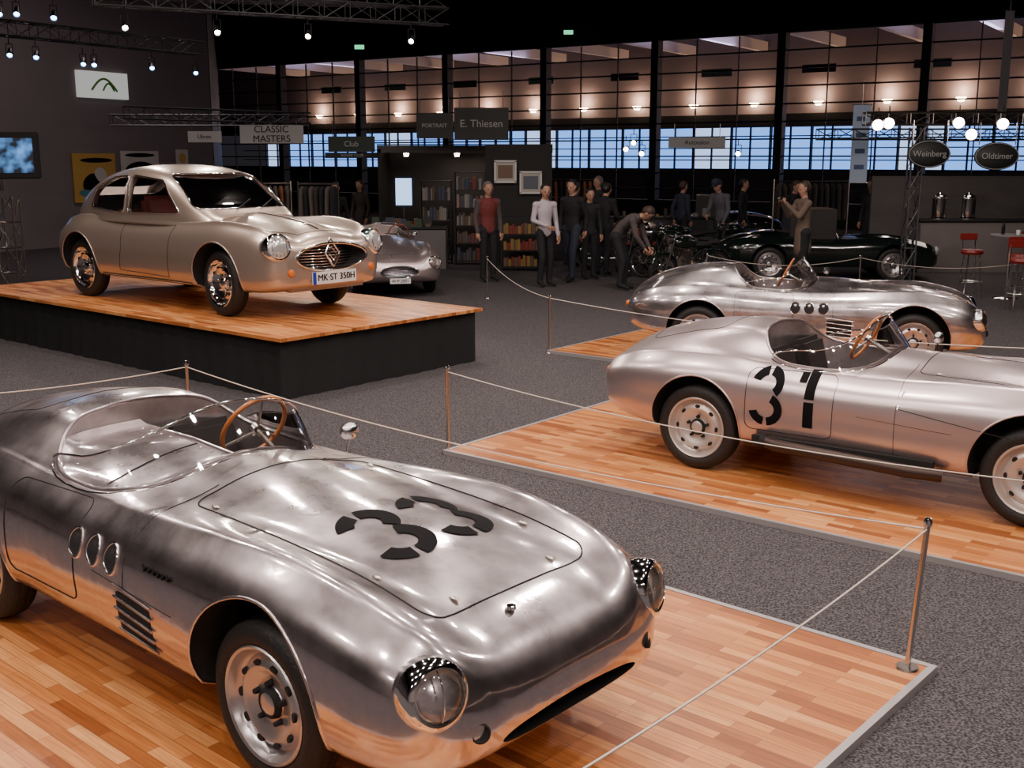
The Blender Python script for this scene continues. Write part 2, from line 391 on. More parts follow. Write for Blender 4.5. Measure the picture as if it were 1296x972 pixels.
def race_car(loc, rz, paint, number=None, ports=True, exhaust=False, grille=False, rimstyle='race', ck=(-.86, .08), scale=1.0, tonneau=False, oh=1.0):
    G = group('sports_racing_car', loc, rz, scale)
    st = [(s[0] if abs(s[0]) < 1.2 else math.copysign(1.2+(abs(s[0])-1.2)*oh, s[0]),)+tuple(s[1:]) for s in RACE]
    nx = st[0][0]
    bm = make_body(st); bv = bvh_of(bm)
    me = bpy.data.meshes.new('body'); bm.to_mesh(me); bm.free()
    body = link('body', me, G, [paint, DARK, ALUI])
    cuts = []
    for x, ar in ((1.2, .395), (-1.2, .375)):
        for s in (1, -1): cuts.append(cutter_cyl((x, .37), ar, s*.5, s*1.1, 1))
    xa, xb = ck; xc = (xa+xb)/2; xl = (xb-xa)/2
    def outl(k=1, n=72, wy=.60):
        o = []
        for i in range(n):
            a = 2*math.pi*i/n; c, s = math.cos(a), math.sin(a); e = 2/2.8
            o.append((xc+xl*k*abs(c)**e*(1 if c > 0 else -1), wy*k*abs(s)**e*(1 if s > 0 else -1)))
        return o
    cuts.append(cutter_prism(outl(), .42, 1.5, 'z', 2))
    b2 = bmesh.new(); bmesh.ops.create_uvsphere(b2, u_segments=40, v_segments=20, radius=1)
    for v in b2.verts: v.co = Vector((v.co.x*.35+nx-.04, v.co.y*(.40 if not grille else .33), v.co.z*(.05 if not grille else .10)+(.38 if not grille else .46)))
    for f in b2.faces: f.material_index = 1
    cuts.append(b2)
    cut(body, cuts); finish(body.data, 32)
    lip = [rc(bv, (x, y, 3), (0, 0, -1), 0) for x, y in outl(1.0)]
    tube('cockpit_lip', [p for p in lip if p], .011, paint, G, True)
    for x, ar in ((1.2, .395), (-1.2, .375)):
        for s in (1, -1):
            pts = []
            for i in range(45):
                a = R(-25+230*i/44); q = rc(bv, (x+ar*math.cos(a), s*2, .37+ar*math.sin(a)), (0, -s, 0), 0)
                if q: pts.append(q)
            tube('wheel_arch_lip', pts, .007, paint, G)
            wheel(G, 'wheel', (x, s*.665, .33), s, style=rimstyle)
    def top(x, y, off=.001): return rc(bv, (x, y, 3), (0, 0, -1), off)
    def rrect(x0, x1, y0, y1, r=.08, n=6, step=.05):
        o = []
        cs = [(x1-r, y1-r, 0), (x0+r, y1-r, 90), (x0+r, y0+r, 180), (x1-r, y0+r, 270)]
        for cx, cy, a0 in cs:
            for i in range(n+1):
                a = R(a0+90*i/n); o.append((cx+r*math.cos(a), cy+r*math.sin(a)))
        res = []
        for p, q in zip(o, o[1:]+o[:1]):
            d = math.dist(p, q); k = max(1, int(d/step))
            for j in range(k): res.append((p[0]+(q[0]-p[0])*j/k, p[1]+(q[1]-p[1])*j/k))
        return res
    tube('hood_shut_line', [q for q in (top(x, y) for x, y in rrect(.36, nx-.30, -.47, .47)) if q], .0034, DARK, G, True)
    tube('rear_lid_line', [q for q in (top(x, y) for x, y in rrect(-1.8, -1.15, -.38, .38)) if q], .0025, DARK, G, True)
    def side(x, z, s=-1, off=.001): return rc(bv, (x, s*2, z), (0, -s, 0), off)
    for s in (1, -1):
        tube('door_shut_line', [p for p in (side(x, z, s) for x, z in rrect(-.78, -.12, .40, .845, .06)) if p], .0028, DARK, G, True)
        tube('fender_seam', [p for p in (side(x, .60-.05*math.sin(x), s) for x in [i*.05 for i in range(1, 15)]) if p], .0015, DARK, G)
        tube('front_panel_seam', [p for p in (rc(bv, (.32, s*2*math.cos(R(i*5)), .5+2*math.sin(R(i*5))), (0, -s*math.cos(R(i*5)), -math.sin(R(i*5))), .001) for i in range(-2, 12)) if p], .0022, DARK, G)
    for x, y in ((nx-.36, .28), (nx-.36, -.28), (.5, .44), (.5, -.44), (1.5, -.42), (1.5, .42)):
        p = top(x, y, .006)
        ellipsoid('hood_catch', p, (.025, .012, .007), STEEL, G, seg=12)
    for s in (1, -1):
        p = rc(bv, (4, s*.62, .60), (-1, 0, 0), 0)
        H = group('headlight', p+Vector((-.045, 0, 0))); H.parent = G; H.rotation_euler = (0, R(80), R(14*s))
        lathe('chrome_ring', [(.085, -.06), (.122, -.06), (.126, .0), (.122, .05), (.112, .066), (.100, .07), (.094, .062), (.094, .04)], CHROME, H, n=48)
        lathe('reflector', [(.094, .05), (.07, .02), (.035, .0), (0, -.005)], REFL, H, n=36)
        lathe('bulb', [(0, .0), (.015, .0), (.015, .03), (0, .04)], WHITE, H, n=12)
        lathe('lens_glass', [(.096, .055), (.08, .075), (.05, .088), (0, .094)], GLASS, H, n=36)
        tube('lens_rib', [(-.09, 0, .062), (-.05, 0, .086), (0, 0, .095), (.05, 0, .086), (.09, 0, .062)], .003, CHROME, H)
    if not grille:
        for s in (1, -1):
            p = rc(bv, (4, s*.50, .445), (-1, 0, 0), .0)
            if p: lathe('brake_duct', [(.034, -.03), (.036, .004), (.03, .008), (.027, -.0), (0, -.01)], DARK, G, p, (0, R(78), R(30*s)), n=20)
    else:
        for i in range(7):
            z = .385+.025*i; hw = .32*math.sqrt(max(.05, 1-((z-.46)/.1)**2))
            tube('grille_bar', [Vector((nx-.03-.06*(y/.33)**2, y, z)) for y in [hw*(j/6-1) for j in range(13)]], .006, CHROME, G)
        tube('grille_frame', [p for p in (rc(bv, (4, .335*math.cos(a*math.pi/24), .46+.103*math.sin(a*math.pi/24)), (-1, 0, 0), .002) for a in range(48)) if p], .011, CHROME, G, True)
        box('number_plate', (nx+.015, 0, .31), (.012, .36, .09), WHITE, G)
        text('plate_text', 'W·P 2001', .075, NUM, G, (nx+.024, 0, .31), (R(90), 0, R(90)))
    p = top(nx-.22, -.12, .004); lathe('tow_eye', [(.0, .0), (.02, 0), (.018, .014), (0, .016)], CHROME, G, p, n=16)
    if ports:
        for s in (1, -1):
            for i in range(3):
                px, pz = .215-.155*i, .685
                p = side(px, pz, s, .002)
                ring = [side(px+.054*math.cos(a*math.pi/12), pz+.064*math.sin(a*math.pi/12), s, .004) for a in range(24)]
                tube('porthole_ring', ring, .006, CHROME, G, True)
                bm = bmesh.new(); c = bm.verts.new(p); vs = [bm.verts.new(q) for q in ring]
                for j in range(24): bm.faces.new((c, vs[j], vs[(j+1) % 24]))
                me = bpy.data.meshes.new('porthole'); bm.to_mesh(me); bm.free(); link('porthole', me, G, [BLACK])
            x0, x1, z0, z1 = .26, .56, .36, .56
            decal('side_vent', [rectstrip(x0, z0, x1-.03, z1, 5)], lambda a, b: side(a, b, s, .003), BLACK, G)
            for i in range(5):
                z = z0+(z1-z0)*i/4
                tube('vent_slat', [side(x0-.01+(x1-x0)*j/5, z+.028-.03*j/5, s, .008) for j in range(6)], .006, paint, G)
            pts = [side(.70-.011*j, .715+.011*math.sin(j*1.9), s, .004) for j in range(22)]
            tube('script_badge', pts, .004, NUM, G)
    # windscreen
    n = 30; A = 118; base = []; topc = []
    for i in range(n+1):
        a = R(-A+2*A*i/n); c, s = math.cos(a), math.sin(a); e = 2/2.6
        bx = xc+(xl*1.08)*(abs(c)**e)*(1 if c > 0 else -1); by = .635*(abs(s)**e)*(1 if s > 0 else -1)
        q = rc(bv, (bx, by, 3), (0, 0, -1), -.003); base.append(q)
        hgt = .225*max(.03, math.cos(a*90/A*.98))**.5*(1+.15*math.exp(-((math.degrees(a)-38)/26)**2))
        topc.append(q+Vector((-.75*hgt*max(0, c), -.28*hgt*s, hgt)))
    bm = bmesh.new(); k = 5; rows = []
    for j in range(k+1):
        rows.append([bm.verts.new(b.lerp(t, j/k)+Vector((0, 0, .012*math.sin(math.pi*j/k)))) for b, t in zip(base, topc)])
    for a, b in zip(rows, rows[1:]):
        for i in range(n): bm.faces.new((a[i], a[i+1], b[i+1], b[i]))
    for f in bm.faces: f.smooth = True
    me = bpy.data.meshes.new('windscreen'); bm.to_mesh(me); bm.free(); link('windscreen', me, G, [GLASS])
    tube('windscreen_edge', topc, .006, CHROME, G)
    tube('windscreen_base', base, .006, CHROME, G)
    if tonneau:
        def xr(y):
            t = min(.999, abs(y)/.6); return xl*.985*(1-t**2.8)**(1/2.8)
        g = []
        for i in range(22):
            y = -.592+.60*i/21
            g.append([(xc+xr(y)*(-1+2*j/24), y, i, j) for j in range(25)])
        def tm(x, y, i, j):
            q = top(x, y, 0)
            e = min(i/3, j/3, (24-j)/3, 1)
            q.z = min(q.z, 1.0)-.006-.028*e
            return q
        decal('tonneau_panel', [g], tm, paint, G)
        ed = []
        for j in range(25):
            q = top(xc+xr(.008)*(-1+2*j/24), .008, 0); q.z = min(q.z, 1.0)-.03; ed.append(q)
        tube('tonneau_edge', ed, .009, paint, G)
        tube('tonneau_seam', [tm(xc+.12, -.57+.55*j/16, 10, 10)+Vector((0, 0, .002)) for j in range(17)], .003, DARK, G)
        for j in range(9):
            for yy in (-.04, -.5):
                q = tm(xc-.36+.09*j, yy, 10, 10); ellipsoid('rivet', q+Vector((0, 0, .002)), (.007, .007, .004), STEEL, G, seg=8)
    for s in ((.3, -.3) if not tonneau else (.3,)):
        bx = xa+.30
        box('seat_cushion', (bx+.12, s, .50), (.45, .42, .13), SEAT, G, bevel=.04)
        box('seat_back', (bx-.14, s, .72), (.12, .42, .46), SEAT, G, rot=(0, R(-14), 0), bevel=.04)
    bars('gear_lever', [((xc+.1, 0, .45), (xc+.06, .0, .68), .008)], STEEL, G)
    ellipsoid('gear_knob', (xc+.06, 0, .69), (.022, .022, .022), BLACK, G, seg=12)
    box('transmission_tunnel', (xc, 0, .46), (xl*1.8, .16, .12), ALUI, G, bevel=.04)
    box('dashboard', (xb-.13, 0, .80), (.03, 1.0, .15), ALUI, G, bevel=.01)
    for y in (.22, .38, .54):
        lathe('gauge', [(0, 0), (.04, 0), (.045, -.01), (.045, -.02)], BLACK, G, (xb-.148, y-.05, .82), (0, R(-90), 0), n=20)
    steering(G, (xb-.36, .33, .98))
    p = top(xb+.12, .55, 0)
    bars('mirror_stalk', [(p, p+Vector((0, .02, .09)), .007)], CHROME, G)
    ellipsoid('wing_mirror', p+Vector((0, .02, .12)), (.04, .055, .045), CHROME, G, seg=20)
    for s in (1, -1):
        p = rc(bv, (-4, s*.36, .62), (1, 0, 0), 0)
        if p: ellipsoid('tail_lamp', p, (.03, .035, .035), ORANGE, G, seg=14)
    if number == '33':
        sc = .262
        D = place(digit3(), -1.16, sc, 1.05)+place(digit3(), .12, sc, 1.05)
        decal('race_number', D, lambda a, b: top(1.25-b, a+.02, .004), NUM, G)
    if number == '31':
        sc = .245
        D = place(digit3(.25), -1.15, sc)+place(digit1(), .12, sc)
        decal('race_number', D, lambda a, b: side(-.46+a, .655+b, -1, .004), NUM, G)
        decal('race_number_left', D, lambda a, b: side(-.46-a, .655+b, 1, .004), NUM, G)
    if exhaust:
        tube('exhaust_pipe', [(-.58, -.83, .33), (-.50, -.865, .325), (-.2, -.87, .315), (.45, -.86, .29), (.66, -.80, .28)], .045, mat('burnt_steel', (.06, .042, .036), .45, .7), G, res=6)
        lathe('exhaust_tip', [(.048, -.02), (.052, .02), (.044, .02), (.036, -.03), (0, -.03)], DARK, G, (-.60, -.83, .33), (0, R(-90), 0), n=20)
        box('exhaust_guard', (-.05, -.80, .33), (1.3, .05, .07), DARK, G)
        bars('bonnet_strap', [(side(.35, .80, -1, .006), side(.33, .68, -1, .006), .006)], CHROME, G)
        tube('bonnet_crease', [p for p in (side(.33+.75*i/14, .69-.10*i/14, -1, .001) for i in range(15)) if p], .0025, DARK, G)
    return G

COUPE = [(2.16, .42, .40, .5, .60, .62, .64), (2.13, .59, .33, .5, .70, .715, .745), (2.04, .70, .29, .5, .805, .775, .82), (1.85, .765, .26, .52, .89, .82, .885),
         (1.6, .80, .25, .54, .93, .845, .93), (1.3, .82, .25, .55, .945, .87, .965), (.8, .805, .25, .56, .92, .905, .995), (.3, .79, .25, .56, .905, .93, .99),
         (-.3, .79, .25, .56, .905, .93, .98), (-.9, .805, .25, .56, .925, .94, .98), (-1.3, .825, .25, .55, .94, .93, .97), (-1.65, .79, .27, .54, .88, .88, .93),
         (-1.95, .67, .32, .53, .76, .79, .83), (-2.12, .49, .40, .52, .65, .67, .70), (-2.18, .28, .47, .52, .58, .59, .60)]
ROOF = [(.98, .50, .97), (.90, .57, 1.01), (.72, .635, 1.12), (.50, .67, 1.275), (.26, .69, 1.40), (-.02, .70, 1.465), (-.4, .705, 1.49), (-.8, .695, 1.455),
        (-1.15, .655, 1.375), (-1.5, .58, 1.24), (-1.82, .46, 1.06), (-2.02, .34, .90)]
def roof_half(w, zt, d=0.0, zb=.86):
    w -= d; zt -= d
    h = zt-zb
    P = [(-.3, zb), (0, zb), (w*.5, zb), (w*.985, zb), (w, zb+.14*h), (w*.965, zb+.42*h), (w*.885, zb+.72*h), (w*.72, zb+.915*h), (w*.4, zb+.985*h), (0, zt), (-w*.4, zb+.985*h)]
    out = []
    for i in range(1, len(P)-2):
        for j in range(5): out.append(cr(P[i-1], P[i], P[i+1], P[i+2], j/5)[:2])
    out.append(P[-2]); out[0] = (0, zb)
    return out

def resample(poly, step=.03, closed=True):
    res = []
    q = poly[1:]+poly[:1] if closed else poly[1:]
    for a, b in zip(poly, q):
        d = math.dist(a, b); k = max(1, int(d/step))
        for j in range(k): res.append(tuple(x+(y-x)*j/k for x, y in zip(a, b)))
    if not closed: res.append(poly[-1])
    return res

def roundpoly(poly, r=.05, n=5):
    out = []
    m = len(poly)
    for i in range(m):
        p = Vector(poly[i]); a = Vector(poly[i-1])-p; b = Vector(poly[(i+1) % m])-p
        ra = min(r, a.length*.45, b.length*.45)
        s = p+a.normalized()*ra; e = p+b.normalized()*ra
        for j in range(n+1):
            t = j/n; out.append(tuple((1-t)**2*s+2*t*(1-t)*p+t*t*e))
    return out

def coupe(loc, rz, scale):
    G = group('coupe_car', loc, rz, scale)
    bm = make_body(COUPE, fy=.80, vy=.56); bv = bvh_of(bm)
    me = bpy.data.meshes.new('body'); bm.to_mesh(me); bm.free()
    body = link('body', me, G, [GOLD, DARK, REDSEAT])
    cuts = [cutter_cyl((x, .36), .385, s*.45, s*1.1, 1) for x in (1.3, -1.3) for s in (1, -1)]
    cuts.append(cutter_prism([(-1.2, -.58), (.62, -.60), (.62, .60), (-1.2, .58)], .45, 1.3, 'z', 2))
    b2 = bmesh.new(); bmesh.ops.create_uvsphere(b2, u_segments=40, v_segments=20, radius=1)
    for v in b2.verts: v.co = Vector((v.co.x*.30+2.17, v.co.y*.44, v.co.z*.125+.60))
    for f in b2.faces: f.material_index = 1
    cuts.append(b2)
    cut(body, cuts); finish(body.data, 32)
    S = spline(ROOF, 6)
    bm = loft([(s[0], roof_half(s[1], s[2])) for s in S]); rv = bvh_of(bm)
    me = bpy.data.meshes.new('roof'); bm.to_mesh(me); bm.free()
    roof = link('roof', me, G, [GOLD, DARK, DARK])
    inner = loft([(s[0]*.97-.01, roof_half(s[1], s[2], .045, .80)) for s in S if s[2] > 1.05])
    for f in inner.faces: f.material_index = 1
    w1 = roundpoly([(.54, 1.00), (.18, 1.325), (-.37, 1.375), (-.37, .98)], .05)
    w2 = roundpoly([(-.43, .98), (-.43, 1.37), (-.75, 1.35), (-1.15, 1.22), (-1.22, 1.02)], .07)
    ws = roundpoly([(-.585, 1.04), (-.50, 1.39), (.50, 1.39), (.585, 1.04)], .07)
    rw = roundpoly([(-.42, 1.13), (-.38, 1.34), (.38, 1.34), (.42, 1.13)], .08)
    cuts = [inner]
    for wpoly in (w1, w2): cuts.append(cutter_prism(wpoly, -1.2, 1.2, 'y', 0))
    cuts.append(cutter_prism(ws, .05, 1.5, 'x', 0)); cuts.append(cutter_prism(rw, -2.4, -1.0, 'x', 0))
    cut(roof, cuts); finish(roof.data, 32)
    def gl(name, poly, f):
        bm = bmesh.new(); pts = [f(*p) for p in poly]; pts = [p for p in pts if p]
        c = sum(pts, Vector())/len(pts)
        ca = (sum(p[0] for p in poly)/len(poly), sum(p[1] for p in poly)/len(poly))
        K = 6; rows = []
        for j in range(1, K+1):
            rows.append([bm.verts.new(f(ca[0]+(p[0]-ca[0])*j/K, ca[1]+(p[1]-ca[1])*j/K) or c) for p in poly])
        cv = bm.verts.new(f(*ca) or c); n = len(poly)
        for i in range(n): bm.faces.new((cv, rows[0][i], rows[0][(i+1) % n]))
        for a, b in zip(rows, rows[1:]):
            for i in range(n): bm.faces.new((a[i], b[i], b[(i+1) % n], a[(i+1) % n]))
        for q in bm.faces: q.smooth = True
        me = bpy.data.meshes.new(name); bm.to_mesh(me); bm.free(); link(name, me, G, [CGLASS])
        tube(name+'_trim', [q for q in (f(*p, .002) for p in resample(poly)) if q], .009, CHROME, G, True)
    for s in (1, -1):
        fs = lambda a, b, off=-.012: rc(rv, (a, s*2, b), (0, -s, 0), off)
        gl('side_window', w1, fs); gl('quarter_window', w2, fs)
    gl('windshield', ws, lambda a, b, off=-.012: rc(rv, (3, a, b), (-1, 0, 0), off))
    gl('rear_window', rw, lambda a, b, off=-.012: rc(rv, (-4, a, b), (1, 0, 0), off))
    def side(x, z, s=-1, off=.001): return rc(bv, (x, s*2, z), (0, -s, 0), off)
    for s in (1, -1):
        tube('door_shut_line', [p for p in (side(x, z, s) for x, z in resample([(-.42, .96), (-.40, .6), (-.48, .36), (.45, .34), (.50, .6), (.52, .92)], .04, False)) if p], .003, DARK, G)
        p = side(-.28, .86, s, .02); ellipsoid('door_handle', p, (.07, .012, .012), CHROME, G, seg=14)
        for x in (1.3, -1.3):
            pts = [side(x+.385*math.cos(R(a)), .36+.385*math.sin(R(a)), s, 0) for a in range(-20, 201, 5)]
            tube('wheel_arch_lip', [p for p in pts if p], .008, GOLD, G)
            wheel(G, 'wheel', (x, s*.66, .33), s, style='coupe', turn=(R(-6) if x > 0 else 0))
        tube('sill_trim', [side(-.85+1.7*i/20, .30, s, .004) for i in range(21)], .009, CHROME, G)
        p = rc(bv, (4, s*.61, .69), (-1, 0, 0), 0)
        H = group('headlight', p+Vector((-.045, 0, .02))); H.parent = G; H.rotation_euler = (0, R(80), R(12*s)); H.scale = (1.12,)*3
        lathe('chrome_ring', [(.09, -.08), (.118, -.08), (.125, 0), (.122, .05), (.108, .065), (.098, .06)], CHROME, H)
        lathe('lens', [(.1, .055), (.08, .07), (.05, .08), (0, .085)], LENS, H)
        bars('lens_grille', [((.085*math.cos(t), .085*math.sin(t), .075), (-.085*math.cos(t), .085*math.sin(t), .075), .003) for t in (R(0), R(25), R(50), R(-25), R(-50))], CHROME, H)
        p = rc(bv, (4, s*.52, .47), (-1, 0, 0), 0)
        if p: lathe('indicator', [(.03, -.02), (.038, 0), (.03, .02), (0, .03)], ORANGE, G, p, (0, R(85), R(15*s)), n=20)
    for i in range(8):
        z = .50+.028*i; hw = .43*math.sqrt(max(.05, 1-((z-.60)/.13)**2))
        tube('grille_bar', [Vector((2.125-.16*(y/.44)**2+(-.06 if z > .62 else 0)*(z-.62)*10, y, z)) for y in [hw*(j/6-1) for j in range(13)]], .008, CHROME, G)
    tube('grille_frame', [p for p in (rc(bv, (4, .45*math.cos(a*math.pi/24), .60+.13*math.sin(a*math.pi/24)), (-1, 0, 0), .004) for a in range(48)) if p], .014, CHROME, G, True)
    e = [(0, .50), (.09, .63), (0, .78), (-.09, .63)]
    tube('rhombus_emblem', [Vector((2.16-.25*max(0, z-.62), y, z)) for y, z in resample(e, .03)], .012, CHROME, G, True)
    tube('rhombus_emblem_inner', [Vector((2.165-.25*max(0, z-.62), y*.5, .63+(z-.63)*.5)) for y, z in resample(e, .03)], .006, CHROME, G, True)
    tube('hood_crest', [rc(bv, (x, 0, 3), (0, 0, -1), .004) for x in [1.0+.05*i for i in range(20)]], .008, CHROME, G)
    tube('hood_shut_line', [p for p in (rc(bv, (x, y, 3), (0, 0, -1), .001) for x, y in resample([(.95, -.50), (1.6, -.44), (1.98, -.28), (1.98, .28), (1.6, .44), (.95, .50)], .04)) if p], .003, DARK, G, True)
    box('number_plate', (2.175, 0, .40), (.015, .56, .12), WHITE, G)
    box('plate_eu_band', (2.184, -.26, .40), (.004, .04, .118), mat('plate_blue', (.01, .04, .4), .4), G)
    text('plate_text', 'MK·ST 350H', .092, NUM, G, (2.186, .02, .40), (R(90), 0, R(90)))
    box('front_apron', (2.03, 0, .32), (.14, 1.0, .10), GOLD, G, bevel=.03)
    for s in (.32, -.32):
        box('seat_cushion', (0, s, .60), (.5, .48, .16), REDSEAT, G, bevel=.04)
        box('seat_back', (-.26, s, .88), (.14, .48, .55), REDSEAT, G, rot=(0, R(-12), 0), bevel=.05)
    box('rear_bench', (-.9, 0, .68), (.4, 1.0, .2), REDSEAT, G, bevel=.05)
    box('dashboard', (.55, 0, .93), (.12, 1.1, .14), GOLD, G, bevel=.03)
    steering(G, (.30, .32, 1.02), BLACK, .2)
    bars('wipers', [((.90, .1, 1.03), (.76, .38, 1.13), .005), ((.90, -.2, 1.03), (.76, .08, 1.13), .005)], BLACK, G)
    return G

# ------------------------------------------------------------------ platforms
def platform(name, corner, ang, L, W, h, stage=False):
    G = group(name, (corner[0], corner[1], 0), R(ang))
    bm = bmesh.new(); bmesh.ops.create_cube(bm, size=1)
    t = .035
    for v in bm.verts: v.co = Vector(((v.co.x+.5)*L, (v.co.y+.5)*W, (v.co.z+.5)*t+h-t))
    me = bpy.data.meshes.new('parquet_top'); bm.to_mesh(me); bm.free(); link('parquet_top', me, G, [WOOD])
    if stage:
        pts = resample([(.03, .03), (L-.03, .03), (L-.03, W-.03), (.03, W-.03)], .06)
        bm = bmesh.new(); a = []; b = []
        for i, (x, y) in enumerate(pts):
            o = .006*math.sin(i*1.3)+.004*math.sin(i*.37)
            a.append(bm.verts.new((x+o, y+o, h-t))); b.append(bm.verts.new((x+o*2.2, y+o*2.2, 0.0)))
        n = len(a)
        for i in range(n): bm.faces.new((a[i], a[(i+1) % n], b[(i+1) % n], b[i]))
        for f in bm.faces: f.smooth = True
        me = bpy.data.meshes.new('cloth_skirt'); bm.to_mesh(me); bm.free(); link('cloth_skirt', me, G, [CLOTH])
    e = .035
    zz = h/2+.002 if not stage else h-t/2; hh = h+.004 if not stage else t
    boxes('edge_trim', [((L/2, -e/2, zz), (L+2*e, e, hh), 0), ((L/2, W+e/2, zz), (L+2*e, e, hh), 0), ((-e/2, W/2, zz), (e, W, hh), 0), ((L+e/2, W/2, zz), (e, W, hh), 0)], [EDGE if not stage else WOOD], G)
    return G
platform('wooden_platform', (1.97, 4.87), 138.9, 7.0, 3.3, .035)
platform('wooden_platform', (-.52, 8.84), -38.7, 8.5, 3.0, .035)
platform('wooden_platform', (.49, 13.68), -38.7, 6.6, 3.0, .035)
platform('display_stage', (-.40, 13.14), 140, 6.8, 2.95, .64, stage=True)

race_car((-1.36, 5.21, .035), R(-41.15), ALU, '33', tonneau=True)
race_car((2.82, 8.17, .035), R(-36.3), SILVER, '31', ports=False, exhaust=True, rimstyle='painted', oh=.95)
race_car((3.55, 13.26, .035), R(-17), ALU2, None, oh=.86)
race_car((-2.45, 21.2, 0), R(-76), SILVER, None, ports=False, grille=True)
coupe((-3.88, 14.02, .64), R(-40), 1.13)

# ------------------------------------------------------------------ stanchions & ropes
def stanchion(x, y, h=.72, z=0, lean=(0, 0)):
    G = group('rope_stanchion', (x, y, z))
    bars('pole', [((0, 0, 0), (lean[0], lean[1], h), .014)], STEEL, G, 12)
    lathe('base', [(0, .012), (.05, .012), (.055, 0), (0, 0)], STEEL, G, n=24)
    lathe('cap', [(0, .025), (.015, .022), (.022, .005), (.022, -.012), (.012, -.02), (0, -.02)], CHROME, G, (lean[0], lean[1], h), n=16)
    return Vector((x+lean[0], y+lean[1], z+h-.03))
def rope(a, b, sag=.15, r=.0042):
    pts = []
    for i in range(25):
        t = i/24; p = a.lerp(b, t); p.z -= sag*4*t*(1-t); pts.append(p)
    tube('barrier_rope', pts, r, ROPE)
p1 = stanchion(1.87, 4.86, .72, .035, (.045, 0))
p2 = stanchion(-2.67, 8.92, .75)
p3 = stanchion(-.29, 2.37, .72)
p4 = stanchion(-.53, 8.87)
p5 = stanchion(3.77, 5.35)
p6 = stanchion(.47, 13.7)
p7 = stanchion(-.43, 19.2)
p8 = stanchion(5.2, 9.9)
p9 = stanchion(-5.6, 7.8)
rope(p1, p2, .12); rope(p1, p3, .06); rope(p4, p5, .14); rope(p6, p7, .10, .005); rope(p6, p8, .12, .005); rope(p2, p9, .1)
q1 = stanchion(3.5, 19.9); q2 = stanchion(6.1, 19.4); q3 = stanchion(9.0, 18.9)
rope(q1, q2, .16); rope(q2, q3, .16)

# ------------------------------------------------------------------ room shell
def quadbox(name, p0, p1, z0, z1, th, m):
    p0 = Vector(p0); p1 = Vector(p1); d = p1-p0
    return box(name, ((p0.x+p1.x)/2, (p0.y+p1.y)/2, (z0+z1)/2), (d.length, th, z1-z0), m, rz=math.atan2(d.y, d.x))
box('floor', (4, 25, -.05), (90, 110, .1), CARPET)
box('ceiling', (4, 22, 9.7), (90, 100, .2), CEIL)
quadbox('wall_left', (-16.5, 23.1), (-9.6, 36), 0, 9.5, .2, WALLG)
quadbox('wall_side', (-9.6, 36), (-15.5, 60), 0, 9.5, .2, FRAME)
REARW = mat('rear_wall_paint', (.28, .25, .26), .85)
quadbox('wall_rear', (-22, -9), (24, -9), 0, 9.5, .2, REARW)
quadbox('wall_west', (-22, -9), (-22, 24), 0, 9.5, .2, REARW)
quadbox('wall_east', (26, -9), (26, 34), 0, 9.5, .2, REARW)

gd = Vector((4.18, -2.8, 0)); sp = gd.length; ang = math.atan2(gd.y, gd.x)
F = group('glass_facade', (1.38-4.3*4.18, 46.9+4.3*2.8, 0), ang)
Ltot = sp*11; col = []
for n in range(12):
    x = (n+.3)*sp
    col.append(((x, 0, 4.7), (.30, .4, 9.5), 0))
    for k in range(1, 3): col.append(((x+k*sp/3, 0, 3.4), (.03, .08, 6.7), 0))
z = .6
while z < 6.9:
    col.append(((Ltot/2, 0, z), (Ltot, .07, .055), 0)); z += .62
col.append(((Ltot/2, 0, 8.2), (Ltot, .3, 2.8), 0)); col.append(((Ltot/2, 0, .4), (Ltot, .3, .8), 0))
boxes('steel_grid', col, [FRAME], F)
FOY = mat('foyer_wall', (.16, .135, .155), .85); FOYC = mat('foyer_ceiling', (.22, .20, .24), .85)
DAY = mat('daylight_glazing', (.1, .15, .2), .3, emit=(.16, .38, 1.0), estr=1.8)
DAYG = mat('daylight_far', (.1, .1, .1), .3, emit=(.45, .62, 1.0), estr=1.6)
lst = [((Ltot/2, 11, 6.7), (Ltot+20, .3, 4.6), 0), ((Ltot/2, 10.9, 4.1), (Ltot+20, .5, .6), 2), ((Ltot/2, 11, .9), (Ltot+20, .3, 2.0), 2), ((Ltot/2, 5.5, 9.2), (Ltot+20, 11, .2), 1)]
boxes('foyer_shell', lst, [FOY, FOYC, FRAME], F)
lst = []
for i in range(34):
    lst.append(((-5+i*1.95, 11, 2.85), (1.8, .04, 2.0), 0 if (i*7) % 5 else 1))
boxes('window_1', lst, [DAY, DAYG], F)
lst = []
for i in range(68): lst.append(((-5.97+i*.975, 10.9, 2.85), (.07, .1, 2.0), 0))
for zz in (2.3, 2.85, 3.4): lst.append(((Ltot/2, 10.9, zz), (Ltot+16, .08, .05), 0))
boxes('window_mullions', lst, [FRAME], F)
lst = []
for i in range(16):
    lst.append(((i*3.6-2, 5.5, 7.4), (.22, 10.6, .45), 0))
boxes('foyer_beams', lst, [mat('beam_white', (.40, .36, .38), .7)], F)
UP = mat('uplight_glow', (1, .8, .6), .5, emit=(1, .66, .38), estr=40)
for i in range(17):
    x = -1+i*3.05
    lathe('uplight', [(0, .05), (.22, .05), (.12, -.12), (0, -.12)], UP, F, (x, 10.55, 4.85), n=12)
    l = bpy.data.lights.new('uplight_lamp', 'POINT'); l.energy = 70; l.color = (1, .62, .38); l.shadow_soft_size = .12
    o = bpy.data.objects.new('uplight_lamp', l); SC.collection.objects.link(o); o.parent = F; o.location = (x, 10.52, 5.2)
for i in range(5):
    l = bpy.data.lights.new('foyer_lamp', 'AREA'); l.energy = 170; l.size = 3; l.color = (.70, .64, 1)
    o = bpy.data.objects.new('foyer_lamp', l); SC.collection.objects.link(o); o.parent = F; o.location = (4+i*11, 5.5, 7.0); o.rotation_euler = (R(180), 0, 0)
GB = mat('banner_dark_green', (.03, .05, .03), .6)
